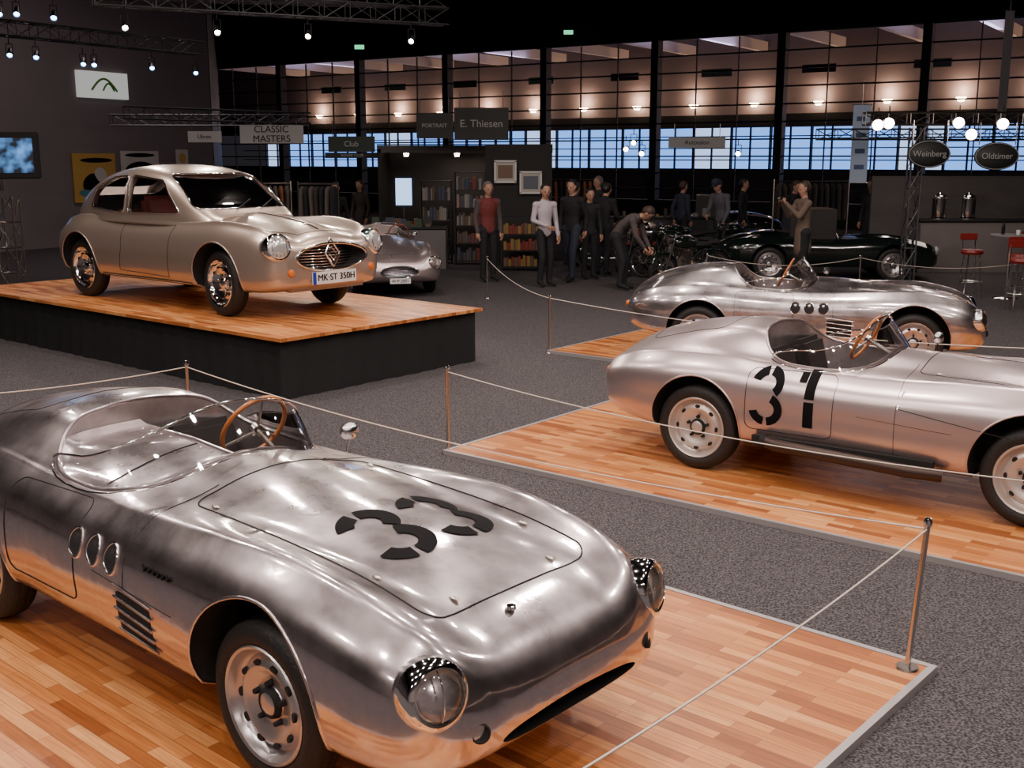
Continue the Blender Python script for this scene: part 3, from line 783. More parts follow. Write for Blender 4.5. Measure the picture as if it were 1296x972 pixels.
for i in range(11):
    box('foyer_banner', (i*4.8+1, 9.5, 6.25), (1.5, .08, .35), GB if i % 2 else BLACK, F)
EXIT = mat('exit_green', (.1, .8, .3), .4, emit=(.2, 1, .5), estr=1.2)
EX = group('exit_sign', (2.2, 45.0, 7.2)); box('panel', (0, 0, 0), (.36, .06, .15), EXIT, EX); bars('rod', [((0, 0, 0), (0, 0, 1.5), .02)], FRAME, EX)
EX = group('exit_sign', (-5.9, 44.5, 6.6)); box('panel', (0, 0, 0), (.36, .06, .15), EXIT, EX); bars('rod', [((0, 0, 0), (0, 0, 1.5), .02)], FRAME, EX)

# ------------------------------------------------------------------ trusses
def truss(name, p0, p1, s=.3, step=.5, m=STEEL, r=.018):
    p0 = Vector(p0); p1 = Vector(p1); d = p1-p0; L = d.length; q = d.to_track_quat('X', 'Z')
    c = [(0, s/2, s/2), (0, -s/2, s/2), (0, -s/2, -s/2), (0, s/2, -s/2)]
    segs = []
    def P(x, k): return p0+q @ Vector((x, c[k][1], c[k][2]))
    for k in range(4): segs.append((P(0, k), P(L, k), r))
    n = max(1, int(L/step))
    for i in range(n):
        a = L*i/n; b = L*(i+1)/n
        for k in range(4):
            k2 = (k+1) % 4
            segs.append((P(a, k) if i % 2 else P(a, k2), P(b, k2) if i % 2 else P(b, k), r*.55))
            segs.append((P(a, k), P(a, k2), r*.55))
    return bars(name, segs, m, None, 5)
DTR = mat('truss_alu_dim', (.12, .12, .13), .5, .9)
truss('lighting_truss', (-6.6, 18.3, 4.9), (-1.2, 21, 4.9), .28, .45, DTR)
truss('lighting_truss', (-9.6, 20, 5.3), (-1.2, 21, 5.2), .28, .45, DTR)
truss('lighting_truss', (-10.2, 21.6, 4.85), (-7.15, 26.3, 4.85), .28, .45, DTR)
truss('lighting_truss', (-9.7, 27.5, 3.3), (-5.0, 27.8, 3.3), .25, .45, DTR)
truss('lighting_truss', (-8.2, 24.2, 3.35), (-5.0, 27.8, 3.35), .25, .45, DTR)
truss('truss_tower', (-8.7, 19.3, 0), (-8.7, 19.3, 1.75), .3, .4)
truss('stand_truss', (6.6, 21.3, 3.12), (11.2, 21.3, 3.12), .22, .4)
truss('stand_truss', (7.46, 20.9, 0), (7.46, 20.9, 2.95), .2, .35, DTR)
truss('stand_truss', (6.6, 24.5, 2.9), (11.5, 24.5, 2.9), .22, .4, DTR)

def spot(loc, colr=(.6, .75, 1), e=40, watt=0, tgt=None, size=.07, d=None):
    G = group('stage_spotlight', loc)
    M = mat('spot_glow', (1, 1, 1), .5, emit=colr, estr=e)
    d = (Vector(tgt)-Vector(loc)).normalized() if tgt else Vector(d or (.25, -.75, -.55)).normalized()
    q = d.to_track_quat('Z', 'Y').to_euler()
    lathe('housing', [(0, -.22), (size*.8, -.20), (size, -.05), (size*1.15, .03), (size*1.05, .03), (size*.95, -.02)], FRAME, G, rot=q, n=20)
    lathe('lens', [(0, .03), (size*.6, .022), (size*.95, .0)], M, G, rot=q, n=20)
    bars('yoke', [((-size*1.25, 0, 0), (-size*1.25, 0, .2), .008), ((size*1.25, 0, 0), (size*1.25, 0, .2), .008), ((-size*1.25, 0, .2), (size*1.25, 0, .2), .008), ((0, 0, .2), (0, 0, .32), .01)], FRAME, G)
    if watt:
        l = bpy.data.lights.new('beam', 'SPOT'); l.energy = watt; l.spot_size = R(55); l.spot_blend = .6; l.shadow_soft_size = size; l.color = colr
        o = bpy.data.objects.new('beam', l); SC.collection.objects.link(o); o.parent = G
        o.location = d*.08; o.rotation_euler = d.to_track_quat('-Z', 'Y').to_euler()
for x, y, z in ((-9.95, 22, 4.35), (-9.7, 22.2, 4.35), (-9.4, 22.7, 4.35), (-8.85, 23.7, 4.3), (-8.7, 23.9, 4.3), (-7.75, 24.7, 4.3), (-7.2, 26.1, 4.3),
                (-8.9, 20.1, 4.85), (-8.6, 20.1, 4.85), (-8.0, 20.2, 4.8), (-9.2, 20.0, 4.8)):
    spot((x, y, z), (.22, .50, 1), 22, size=.05)
for x, y in ((-4.9, 19.2), (-3.5, 19.8), (-1.8, 20.6), (-6.2, 18.5)):
    spot((x, y, 4.45), (1, .85, .7), 60, 330, (-3.2, 13.5, .8), size=.045)
for x, z in ((6.8, 2.72), (7.0, 2.75), (8.3, 2.76), (8.55, 2.55), (9.12, 2.74), (9.64, 2.6)):
    spot((x, 21.1, z+.28), (1, .78, .74), 45, size=.10, d=(-.4, -.9, -.1))
for x, y, z in ((2.9, 27, 2.75), (3.1, 27, 2.5), (5.4, 27, 2.5), (2.7, 26.8, 2.6)):
    spot((x, y, z), (1, .8, .6), 22, size=.06, d=(-.2, -.9, -.2))
l = bpy.data.lights.new('stand_wash', 'AREA'); l.energy = 24; l.size = 1.2; l.color = (1, .85, .75)
WG = group('stand_lamp', (9.3, 22.6, 2.7)); o = bpy.data.objects.new('stand_wash', l); SC.collection.objects.link(o); o.parent = WG
box('lamp_housing', (0, 0, .05), (1.4, .3, .05), FRAME, WG)

# ------------------------------------------------------------------ hall lamps
random.seed(3)
def hall_lamp(x, y, z, w, s=.30, c=(1, .84, .76)):
    G = group('hall_lamp', (x, y, z))
    lathe('reflector_dome', [(.06, .30), (s*.45, .22), (s*.62, .02), (s*.60, .02), (s*.42, .18), (.0, .24)], FRAME, G, n=24)
    bars('suspension', [((0, 0, .28), (0, 0, 9.58-z), .012)], FRAME, G)
    l = bpy.data.lights.new('lamp', 'AREA'); l.shape = 'DISK'; l.size = s; l.energy = w; l.color = c
    o = bpy.data.objects.new('lamp', l); SC.collection.objects.link(o); o.parent = G; o.location = (0, 0, .01)
for x, y in ((-6, 2), (-3, 1), (0, 0), (3, 1), (6, 3), (-7, 6), (-4.2, 5), (-1.2, 4.3), (1.6, 4.5), (5, 6), (-6, 10), (-2.6, 8.8), (.4, 8.2), (3.6, 8.6), (7, 10),
             (-7, 14), (-3.4, 12.6), (0, 13), (3.4, 13), (7, 14), (-2, 16.8), (2.5, 17)):
    hall_lamp(x+random.uniform(-.4, .4), y+random.uniform(-.4, .4), 6.6+random.uniform(-.3, .4), 122)
for x, y in ((-5, -4), (0, -5), (5, -4)): hall_lamp(x, y, 6.5, 170, .5)
for x, y in ((-4, 26), (0, 26), (5, 25), (10, 25)): hall_lamp(x, y, 7.5, 14, .4)
hall_lamp(-9, 26, 7.8, 150, .4, (1, .80, .80))

# ------------------------------------------------------------------ left wall items
wd = Vector((6.9, 12.9)).normalized(); wa = math.atan2(wd.y, wd.x)
def onwall(t, z, off=.16):
    n = Vector((wd.y, -wd.x)); p = Vector((-16.5, 23.1))+wd*t+n*off
    return (p.x, p.y, z)
LB = mat('lightbox_white', (.6, .6, .58), .5, emit=(.9, .95, .9), estr=.38)
GREEN = mat('logo_green', (.1, .3, .05), .5)
S1 = group('illuminated_sign', onwall(10.3, 4.4), wa)
box('panel', (0, 0, 0), (1.75, .12, .72), LB, S1)
tube('logo_arc', [(-.45+.9*i/16, -.075, -.15+.32*math.sin(math.pi*i/16)) for i in range(17)], .03, GREEN, S1)
tube('logo_arc_small', [(-.05+.4*i/16, -.075, -.15+.2*math.sin(math.pi*i/16)) for i in range(17)], .025, GREEN, S1)
def poster(loc, rz, w, h, blobs, bg, name='wall_poster'):
    G = group(name, loc, rz)
    box('sheet', (0, 0, 0), (w, .03, h), bg, G)
    for i, (x, z, a, b, m) in enumerate(blobs):
        ellipsoid('print_shape_%d' % i, (x*w, -.018, z*h), (a*w, .003, b*h), m, G, seg=20)
    return G
YEL = mat('poster_yellow', (.50, .30, .06), .6); PW = mat('poster_white', (.5, .48, .43), .6); PB = mat('poster_teal', (.06, .2, .25), .6); PR = mat('poster_red', (.45, .04, .03), .6)
poster(onwall(9.8, 1.85), wa, 1.5, 1.35, [(0, -.15, .3, .25, NUM), (.12, .0, .16, .22, PW), (-.1, -.3, .3, .09, PB), (.05, .36, .38, .05, NUM), (.2, -.15, .1, .1, PR)], YEL)
poster(onwall(11.5, 2.1), wa, 1.45, 1.0, [(0, -.1, .42, .3, NUM), (0, .38, .4, .06, NUM), (.2, -.1, .12, .14, PW)], PW)
poster(onwall(11.5, 1.0), wa, 1.45, .9, [(0, 0, .42, .35, PB), (.1, 0, .2, .2, YEL)], NUM)
poster(onwall(13.2, 2.4), wa, .5, .5, [(0, 0, .3, .3, YEL)], PW)
TVG = group('wall_monitor', (-8.72, 19.1, 2.44), R(12))
box('bezel', (0, 0, 0), (1.38, .09, .78), BLACK, TVG, bevel=.02)
TVM = bpy.data.materials.new('tv_picture'); TVM.use_nodes = True
nt = TVM.node_tree; b = nt.nodes['Principled BSDF']; tc = nt.nodes.new('ShaderNodeTexCoord'); n = nt.nodes.new('ShaderNodeTexNoise'); n.inputs['Scale'].default_value = 4
crn = nt.nodes.new('ShaderNodeValToRGB'); crn.color_ramp.elements[0].position = .42; crn.color_ramp.elements[0].color = (.004, .008, .015, 1); crn.color_ramp.elements[1].position = .72; crn.color_ramp.elements[1].color = (.12, .35, .8, 1)
nt.links.new(tc.outputs['Object'], n.inputs['Vector']); nt.links.new(n.outputs['Fac'], crn.inputs[0]); nt.links.new(crn.outputs[0], b.inputs['Emission Color']); b.inputs['Emission Strength'].default_value = 1.4
b.inputs['Base Color'].default_value = (.01, .01, .01, 1)
box('screen', (0, -.05, 0), (1.18, .01, .58), TVM, TVG)
bars('bracket', [((0, .05, 0), (0, .2, -.6), .03)], STEEL, TVG)

# ------------------------------------------------------------------ stands in the background
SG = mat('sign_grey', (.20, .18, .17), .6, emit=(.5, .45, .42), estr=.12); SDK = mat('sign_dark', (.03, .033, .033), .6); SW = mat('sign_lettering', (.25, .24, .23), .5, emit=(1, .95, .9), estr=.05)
SGN = mat('sign_green', (.04, .06, .052), .6)
def sign(loc, w, h, s, bgm, tm, size, name='stand_sign', rz=0, posts=True, oval=False):
    G = group(name, loc, rz)
    if oval:
        lathe('oval_plate', [(0, .02), (.97, .02), (1, 0), (.97, -.02), (0, -.02)], bgm, G, rot=(R(90), 0, 0)).scale = (w/2, h/2, 1)
        tube('oval_border', [(w*.47*math.cos(a*math.pi/18), -.03, h*.46*math.sin(a*math.pi/18)) for a in range(36)], .006, tm, G, True)
    else: box('board', (0, 0, 0), (w, .05, h), bgm, G)
    if s: text('lettering', s, size, tm, G, (0, -.035, 0))
    if posts:
        bars('hangers', [((-w*.4, 0, h*.4), (-w*.4, 0, h/2+.35), .01), ((w*.4, 0, h*.4), (w*.4, 0, h/2+.35), .01)], STEEL, G)
sign((-5.7, 26.9, 2.95), 1.5, .42, 'CLASSIC\nMASTERS', SG, NUM, .22)
sign((-3.8, 26.8, 2.72), 1.1, .36, 'Club', SGN, SW, .18)
sign((-3.8, 26.9, 2.46), 1.3, .13, 'ROVER CLUB', SDK, SW, .09, posts=False)
sign((-.68, 25.2, 3.14), 1.2, .7, 'E. Thiesen', SDK, SW, .23)
sign((-1.72, 25.2, 3.10), .8, .55, 'PORTRAIT', SDK, SW, .12)
sign((4.9, 30, 2.8), 1.5, .28, 'Autosalon', SG, NUM, .16)
sign((-7.4, 27.3, 2.9), .8, .26, 'Uhren', SG, NUM, .13)
sign((7.53, 20.4, 2.47), .78, .50, 'Weinberg', SDK, SW, .15, oval=True)
sign((8.75, 20.4, 2.43), .82, .50, 'Oldtimer', SDK, SW, .15, oval=True)
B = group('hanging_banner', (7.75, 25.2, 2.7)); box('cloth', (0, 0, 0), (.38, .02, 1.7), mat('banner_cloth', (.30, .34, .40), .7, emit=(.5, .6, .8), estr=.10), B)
bars('rods', [((-.22, 0, .85), (.22, 0, .85), .012), ((-.22, 0, -.85), (.22, 0, -.85), .012), ((0, 0, .85), (0, 0, 1.3), .008)], STEEL, B)
BBL = mat('banner_blue', (.1, .15, .3), .6)
for k in range(4): box('print_block_%d' % k, (0, -.012, .55-.35*k), (.22, .006, .1), BBL, B)
B = group('hanging_banner', (11.4, 26.5, 4.4)); box('cloth', (0, 0, 0), (.2, .02, 2.6), mat('banner_grey', (.2, .2, .22), .7), B)
bars('rods', [((-.14, 0, 1.3), (.14, 0, 1.3), .012), ((0, 0, 1.3), (0, 0, 4.5), .008)], STEEL, B)
BO = group('exhibition_booth', (-1.1, 27, 0))
PANEL = mat('booth_panel', (.02, .018, .018), .7); LST = mat('booth_light_strip', (1, .9, .8), .5, emit=(1, .85, .7), estr=8)
boxes('panels', [((0, 1.2, 1.3), (4.0, .08, 2.6), 0), ((-2, .3, 1.3), (.08, 1.9, 2.6), 0), ((2, .3, 1.3), (.08, 1.9, 2.6), 0), ((0, -.6, 2.6), (4.1, .1, .16), 1), ((0, -.6, 2.70), (4.1, .12, .03), 0)], [PANEL, mat('booth_fascia', (.10, .09, .09), .6)], BO)
for x in (-1.4, -.2, 1.0):
    lathe('downlight', [(0, -.03), (.05, -.03), (.07, .05), (0, .06)], LST, BO, (x, -.3, 2.46), n=14)
l = bpy.data.lights.new('booth_lamp', 'AREA'); l.energy = 16; l.size = 1.2; l.color = (1, .8, .6)
o = bpy.data.objects.new('booth_lamp', l); SC.collection.objects.link(o); o.parent = BO; o.location = (0, .2, 2.45)
def frame(loc, w, h, inner, name='framed_picture', rz=0):
    G = group(name, loc, rz)
    boxes('frame', [((0, 0, h/2), (w+.04, .04, .04), 0), ((0, 0, -h/2), (w+.04, .04, .04), 0), ((-w/2, 0, 0), (.04, .04, h), 0), ((w/2, 0, 0), (.04, .04, h), 0), ((0, .01, 0), (w, .015, h), 1), ((0, -.002, 0), (w*.72, .012, h*.62), 2)], [WHITE, PW, inner], G)
frame((-.15, 25.2, 2.1), .46, .46, mat('photo_print', (.2, .12, .08), .5)); frame((.42, 25.2, 1.86), .46, .46, mat('photo_print_b', (.12, .14, .18), .5))
BK = group('display_wall', (.15, 25.35, 0)); boxes('panels', [((0, 0, 1.35), (1.5, .1, 2.7), 0), ((0, -.2, .03), (.06, .4, .06), 0)], [PANEL], BK)
MN = group('info_monitor', (-2.45, 25.4, 0)); box('screen', (0, 0, 1.65), (.36, .05, .60), mat('monitor_glow', (.3, .4, .5), .4, emit=(.40, .60, 1), estr=2.0), MN); box('frame', (0, .03, 1.65), (.46, .05, .72), BLACK, MN)
bars('stand', [((0, .03, 0), (0, .03, 1.3), .03)], STEEL, MN); box('foot', (0, .03, .015), (.4, .35, .03), STEEL, MN)
def shelf(loc, w, h, levels, palette, name='book_rack', rz=0, d=.35):
    G = group(name, loc, rz); L = [((-w/2, 0, h/2), (.03, d, h), 0), ((w/2, 0, h/2), (.03, d, h), 0)]
    for k in range(levels):
        z = .08+k*(h-.1)/(levels-1) if levels > 1 else .5
        L.append(((0, 0, z), (w, d, .025), 0))
        if k < levels-1:
            x = -w/2+.04
            while x < w/2-.08:
                t = random.uniform(.03, .09); hh = random.uniform(.5, .85)*(h/levels)
                L.append(((x+t/2, random.uniform(-.05, .0), z+.015+hh/2), (t*.92, d*.7, hh), random.randint(1, len(palette)))); x += t
    boxes('shelf_and_goods', L, [FRAME]+palette, G)
pal = [mat('goods_%d' % i, c, .6) for i, c in enumerate([(.20, .03, .02), (.26, .17, .04), (.05, .06, .1), (.26, .24, .22), (.03, .03, .03), (.12, .08, .05), (.04, .07, .04)])]
shelf((-.95, 25.6, 0), .7, 2.1, 6, [pal[2], pal[3], pal[5], pal[4], pal[0]]); shelf((.2, 24.2, 0), .85, 1.15, 4, [pal[1], pal[5], pal[1], pal[0]]); shelf((-1.75, 25.9, 0), .7, 1.9, 5, [pal[4], pal[2], pal[5], pal[3]])
def counter(loc, w, d, h, m, items=8, rz=0, name='display_counter'):
    G = group(name, loc, rz); box('body', (0, 0, h/2-.02), (w, d, h-.04), m, G, bevel=.01); box('top', (0, 0, h), (w+.06, d+.06, .035), FRAME, G)
    L = []
    for i in range(items):
        a = random.uniform(.06, .2); hh = random.uniform(.04, .22)
        L.append(((random.uniform(-w/2+.1, w/2-.1), random.uniform(-d/3, d/3), h+.017+hh/2), (a, random.uniform(.05, .15), hh), random.randint(0, len(pal)-1)))
    if L: boxes('goods', L, pal, G)
CG = mat('counter_grey', (.16, .15, .15), .7)
counter((-2.3, 24.6, 0), 1.7, .6, .9, CG, 22); counter((3.6, 28.0, 0), 3.0, .7, .95, SDK, 18); counter((-6.3, 26.6, 0), 2.0, .5, .8, SDK, 14)
def rack(loc, w, n, palette, rz=0):
    G = group('clothes_rack', loc, rz)
    bars('rail', [((-w/2, 0, 0), (-w/2, 0, 1.9), .02), ((w/2, 0, 0), (w/2, 0, 1.9), .02), ((-w/2, 0, 1.85), (w/2, 0, 1.85), .018), ((-w/2, -.25, .02), (-w/2, .25, .02), .02), ((w/2, -.25, .02), (w/2, .25, .02), .02)], STEEL, G)
    for i in range(n):
        x = -w/2+.1+(w-.2)*i/(n-1); m = random.choice(palette)
        bm = bmesh.new(); rings = []
        for zz, a, b in ((1.80, .03, .06), (1.74, .045, .2), (1.6, .05, .23), (1.2, .055, .22), (.95, .06, .25)):
            rings.append([bm.verts.new((x+a*math.cos(t*math.pi/6)+.01*math.sin(5*zz+i), b*math.sin(t*math.pi/6), zz)) for t in range(12)])
        for a, b in zip(rings, rings[1:]):
            for t in range(12): bm.faces.new((a[t], a[(t+1) % 12], b[(t+1) % 12], b[t]))
        for f in bm.faces: f.smooth = True
        me = bpy.data.meshes.new('garment'); bm.to_mesh(me); bm.free(); link('garment', me, G, [m])
cl = [mat('garment_%d' % i, c, .85) for i, c in enumerate([(.02, .02, .025), (.05, .04, .035), (.12, .1, .09), (.25, .09, .04), (.03, .035, .06)])]
rack((-5.6, 24.6, 0), 1.5, 12, cl, R(20)); rack((-4.2, 24.3, 0), .9, 7, cl[:3], R(-10)); rack((7.2, 27, 0), 1.8, 12, cl[:2]); rack((1.6, 29.5, 0), 1.4, 9, cl)
counter((10.35, 23.9, 0), 3.4, .6, 1.1, mat('cafe_counter', (.16, .14, .135), .6), 0, name='cafe_counter')
box('cafe_back_panel', (10.2, 25.3, 1.0), (4.2, .08, 2.0), mat('cafe_panel', (.10, .09, .09), .7))
def urn(x, y, z):
    G = group('coffee_urn', (x, y, z)); lathe('tank', [(0, 0), (.17, 0), (.17, .03), (.15, .05), (.15, .42), (.155, .44), (.13, .5), (.05, .53), (.03, .56), (0, .57)], CHROME, G)
    bars('tap', [((0, -.15, .1), (0, -.22, .1), .012), ((0, -.21, .14), (0, -.21, .07), .01)], BLACK, G)
urn(9.1, 23.85, 1.12); urn(9.72, 23.85, 1.12)
REDP = mat('red_vinyl', (.20, .015, .012), .4)
def stool(x, y):
    G = group('bar_stool', (x, y, 0)); lathe('seat', [(0, .84), (.17, .84), (.19, .80), (.17, .76), (0, .76)], REDP, G, n=24)
    bars('frame', [((.13*c, .13*s, .77), (.22*c, .22*s, 0), .012) for c, s in ((.7, .7), (.7, -.7), (-.7, .7), (-.7, -.7))], CHROME, G)
    tube('footrest', [(.185*math.cos(a*math.pi/10), .185*math.sin(a*math.pi/10), .28) for a in range(20)], .01, CHROME, G, True)
    bars('backrest_posts', [((-.1, .15, .8), (-.12, .19, 1.08), .01), ((.1, .15, .8), (.12, .19, 1.08), .01)], CHROME, G); box('backrest', (0, .19, 1.05), (.3, .03, .12), REDP, G, bevel=.01)
for x, y in ((8.0, 19.3), (8.45, 18.4), (9.3, 19.8), (9.0, 17.4), (8.1, 17.6)): stool(x, y)
def btable(x, y):
    G = group('bar_table', (x, y, 0)); lathe('top', [(0, 1.1), (.33, 1.1), (.34, 1.08), (.33, 1.06), (0, 1.06)], CG, G, n=32)
    bars('column', [((0, 0, 0), (0, 0, 1.07), .03)], CHROME, G, 12); lathe('foot', [(0, .03), (.2, .02), (.24, 0), (0, 0)], CHROME, G, n=24)
    lathe('cup', [(0, 1.1), (.03, 1.1), (.04, 1.18), (.036, 1.18), (.026, 1.11), (0, 1.11)], WHITE, G, (.1, -.05, 0), n=16); lathe('bottle', [(0, 1.1), (.03, 1.1), (.03, 1.24), (.012, 1.3), (.012, 1.36), (0, 1.36)], DKPAINT, G, (-.12, .05, 0), n=16)
btable(8.65, 19.3); btable(8.75, 17.9)

def roadster(loc, rz):
    DC = group('dark_roadster', loc, rz)
    bm = make_body([(s[0], s[1], s[2], s[3], s[4]*.95, s[5]*.88, s[6]*.87) for s in RACE], 5)
    me = bpy.data.meshes.new('body'); bm.to_mesh(me); bm.free(); ob = link('body', me, DC, [DKPAINT, DARK, SEAT])
    cut(ob, [cutter_cyl((x, .37), .36, s*.5, s*1.1, 1) for x in (1.2, -1.2) for s in (1, -1)]+[cutter_prism([(-.8, -.55), (.1, -.55), (.1, .55), (-.8, .55)], .5, 1.4, 'z', 2)]); finish(ob.data, 32)
    for x in (1.2, -1.2):
        for s in (1, -1): wheel(DC, 'wheel', (x, s*.68, .33), s)
    tube('windscreen_frame', [(.15, -.55, .82), (.02, -.5, 1.10), (.02, .5, 1.10), (.15, .55, .82)], .012, CHROME, DC)
    for s in (.3, -.3): box('seat_back', (-.55, s, .76), (.14, .42, .42), SEAT, DC, bevel=.05)
    for s in (1, -1): lathe('headlight', [(0, -.02), (.09, 0), (.1, .03), (.07, .06), (0, .08)], LENS, DC, (2.02, s*.6, .6), (0, R(80), R(12*s)), n=24)
roadster((6.4, 22.7, 0), R(-6)); roadster((5.2, 31.0, 0), R(170))

# ------------------------------------------------------------------ motorcycles
def motorcycle(loc, rz, tank=DKPAINT):
    G = group('motorcycle', loc, rz)
    for x in (.70, -.68):
        lathe('tyre', [(.27, -.03), (.29, -.05), (.32, -.045), (.335, 0), (.32, .045), (.29, .05), (.27, .03), (.27, -.03)], TIRE, G, (x, 0, .335), (R(90), 0, 0), n=40)
        lathe('rim', [(.27, -.03), (.255, -.02), (.255, .02), (.27, .03)], CHROME, G, (x, 0, .335), (R(90), 0, 0), n=40)
        bars('spokes', [((x+.03*math.cos(a), .03*(-1)**i, .335+.03*math.sin(a)), (x+.26*math.cos(a+.25), 0, .335+.26*math.sin(a+.25)), .003) for i, a in enumerate([k*math.pi/12 for k in range(24)])], CHROME, G, 4)
        lathe('hub', [(0, -.05), (.05, -.05), (.035, 0), (.05, .05), (0, .05)], STEEL, G, (x, 0, .335), (R(90), 0, 0), n=20)
        bm = bmesh.new(); r0 = []
        a0, a1 = (30, 150) if x > 0 else (20, 170)
        for i in range(17):
            a = R(a0+(a1-a0)*i/16); r0.append([bm.verts.new((x+rr*math.cos(a), y, .335+rr*math.sin(a))) for y, rr in ((-.07, .345), (-.05, .375), (0, .385), (.05, .375), (.07, .345))])
        for a, b in zip(r0, r0[1:]):
            for j in range(4): bm.faces.new((a[j], a[j+1], b[j+1], b[j]))
        for f in bm.faces: f.smooth = True
        me = bpy.data.meshes.new('mudguard'); bm.to_mesh(me); bm.free(); link('mudguard', me, G, [tank])
    bars('frame', [((.45, 0, .85), (.3, .0, .25), .018), ((.3, 0, .25), (-.35, 0, .25), .018), ((-.35, 0, .25), (-.3, 0, .75), .018), ((-.3, 0, .75), (.42, 0, .82), .018), ((-.35, .08, .28), (-.68, .08, .335), .014), ((-.35, -.08, .28), (-.68, -.08, .335), .014),
                   ((-.55, .09, .75), (-.68, .09, .335), .016), ((-.55, -.09, .75), (-.68, -.09, .335), .016), ((-.3, 0, .75), (-.75, 0, .74), .015),
                   ((.48, .08, .92), (.70, .08, .335), .02), ((.48, -.08, .92), (.70, -.08, .335), .02), ((.48, -.08, .92), (.48, .08, .92), .02), ((-.05, -.1, .25), (-.02, -.3, 0), .012)], FRAME, G, 8)
    tube('handlebar', [(.32, -.36, 1.0), (.42, -.3, 1.02), (.47, -.1, .98), (.47, .1, .98), (.42, .3, 1.02), (.32, .36, 1.0)], .012, CHROME, G)
    ellipsoid('fuel_tank', (.16, 0, .86), (.3, .14, .12), tank, G); ellipsoid('saddle', (-.28, 0, .80), (.24, .14, .06), BLACK, G); ellipsoid('pillion_seat', (-.62, 0, .83), (.15, .12, .05), BLACK, G)
    lathe('headlamp', [(0, -.12), (.06, -.1), (.09, -.02), (.095, .03), (0, .05)], CHROME, G, (.60, 0, .92), (0, R(90), 0), n=24)
    box('crankcase', (0, 0, .36), (.4, .2, .2), STEEL, G, bevel=.05)
    boxes('cylinder_fins', [((.08, 0, .48+.025*i), (.18-.006*i, .17, .012), 0) for i in range(9)]+[((.08, 0, .58), (.11, .11, .25), 0)], [STEEL], G)
    tube('exhaust', [(.15, -.1, .6), (.27, -.12, .5), (.25, -.13, .3), (0, -.14, .24), (-.9, -.15, .27)], .025, CHROME, G)
motorcycle((3.35, 20.85, 0), R(215)); motorcycle((3.3, 22.3, 0), R(150)); motorcycle((3.7, 23.9, 0), R(200)); motorcycle((2.4, 24.4, 0), R(20))
motorcycle((3.2, 25.7, .0), R(165), GOLD); motorcycle((5.0, 24.6, 0), R(215)); motorcycle((2.7, 23.2, 0), R(235), REDSEAT)

# ------------------------------------------------------------------ people
SKIN = mat('skin', (.42, .23, .16), .55); LIP = mat('lips', (.3, .09, .08), .5); EYE = mat('eye_dark', (.02, .015, .012), .3)
def ringtube(bm, pts, n=12, mi=0):
    rings = []
    m = len(pts)
    for i, (p, rx, ry) in enumerate(pts):
        d = (pts[min(i+1, m-1)][0]-pts[max(i-1, 0)][0]).normalized()
        ax = Vector((1, 0, 0))-d*d.x
        if ax.length < .2: ax = Vector((0, 1, 0))-d*d.y
        ax.normalize(); ay = d.cross(ax)
        rings.append([bm.verts.new(p+ax*rx*math.cos(2*math.pi*k/n)+ay*ry*math.sin(2*math.pi*k/n)) for k in range(n)])
    fs = []
    for a, b in zip(rings, rings[1:]):
        for k in range(n): fs.append(bm.faces.new((a[k], a[(k+1) % n], b[(k+1) % n], b[k])))
    fs.append(bm.faces.new(rings[0][::-1])); fs.append(bm.faces.new(rings[-1]))
    for f in fs: f.material_index = mi; f.smooth = True

def capsule(bm, a, b, r0, r1, fy=1.0):
    a = Vector(a); b = Vector(b); d = b-a; L = d.length
    if L < 1e-5: d = Vector((0, 0, 1e-3)); L = 1e-3
    u = d/L; P = []
    for k in range(4): t = R(85*(1-k/3)); P.append((a-u*r0*math.sin(t), max(.004, r0*math.cos(t)), max(.004, r0*math.cos(t)*fy)))
    for k in range(4): t = R(85*k/3); P.append((b+u*r1*math.sin(t), max(.004, r1*math.cos(t)), max(.004, r1*math.cos(t)*fy)))
    ringtube(bm, P, 12)

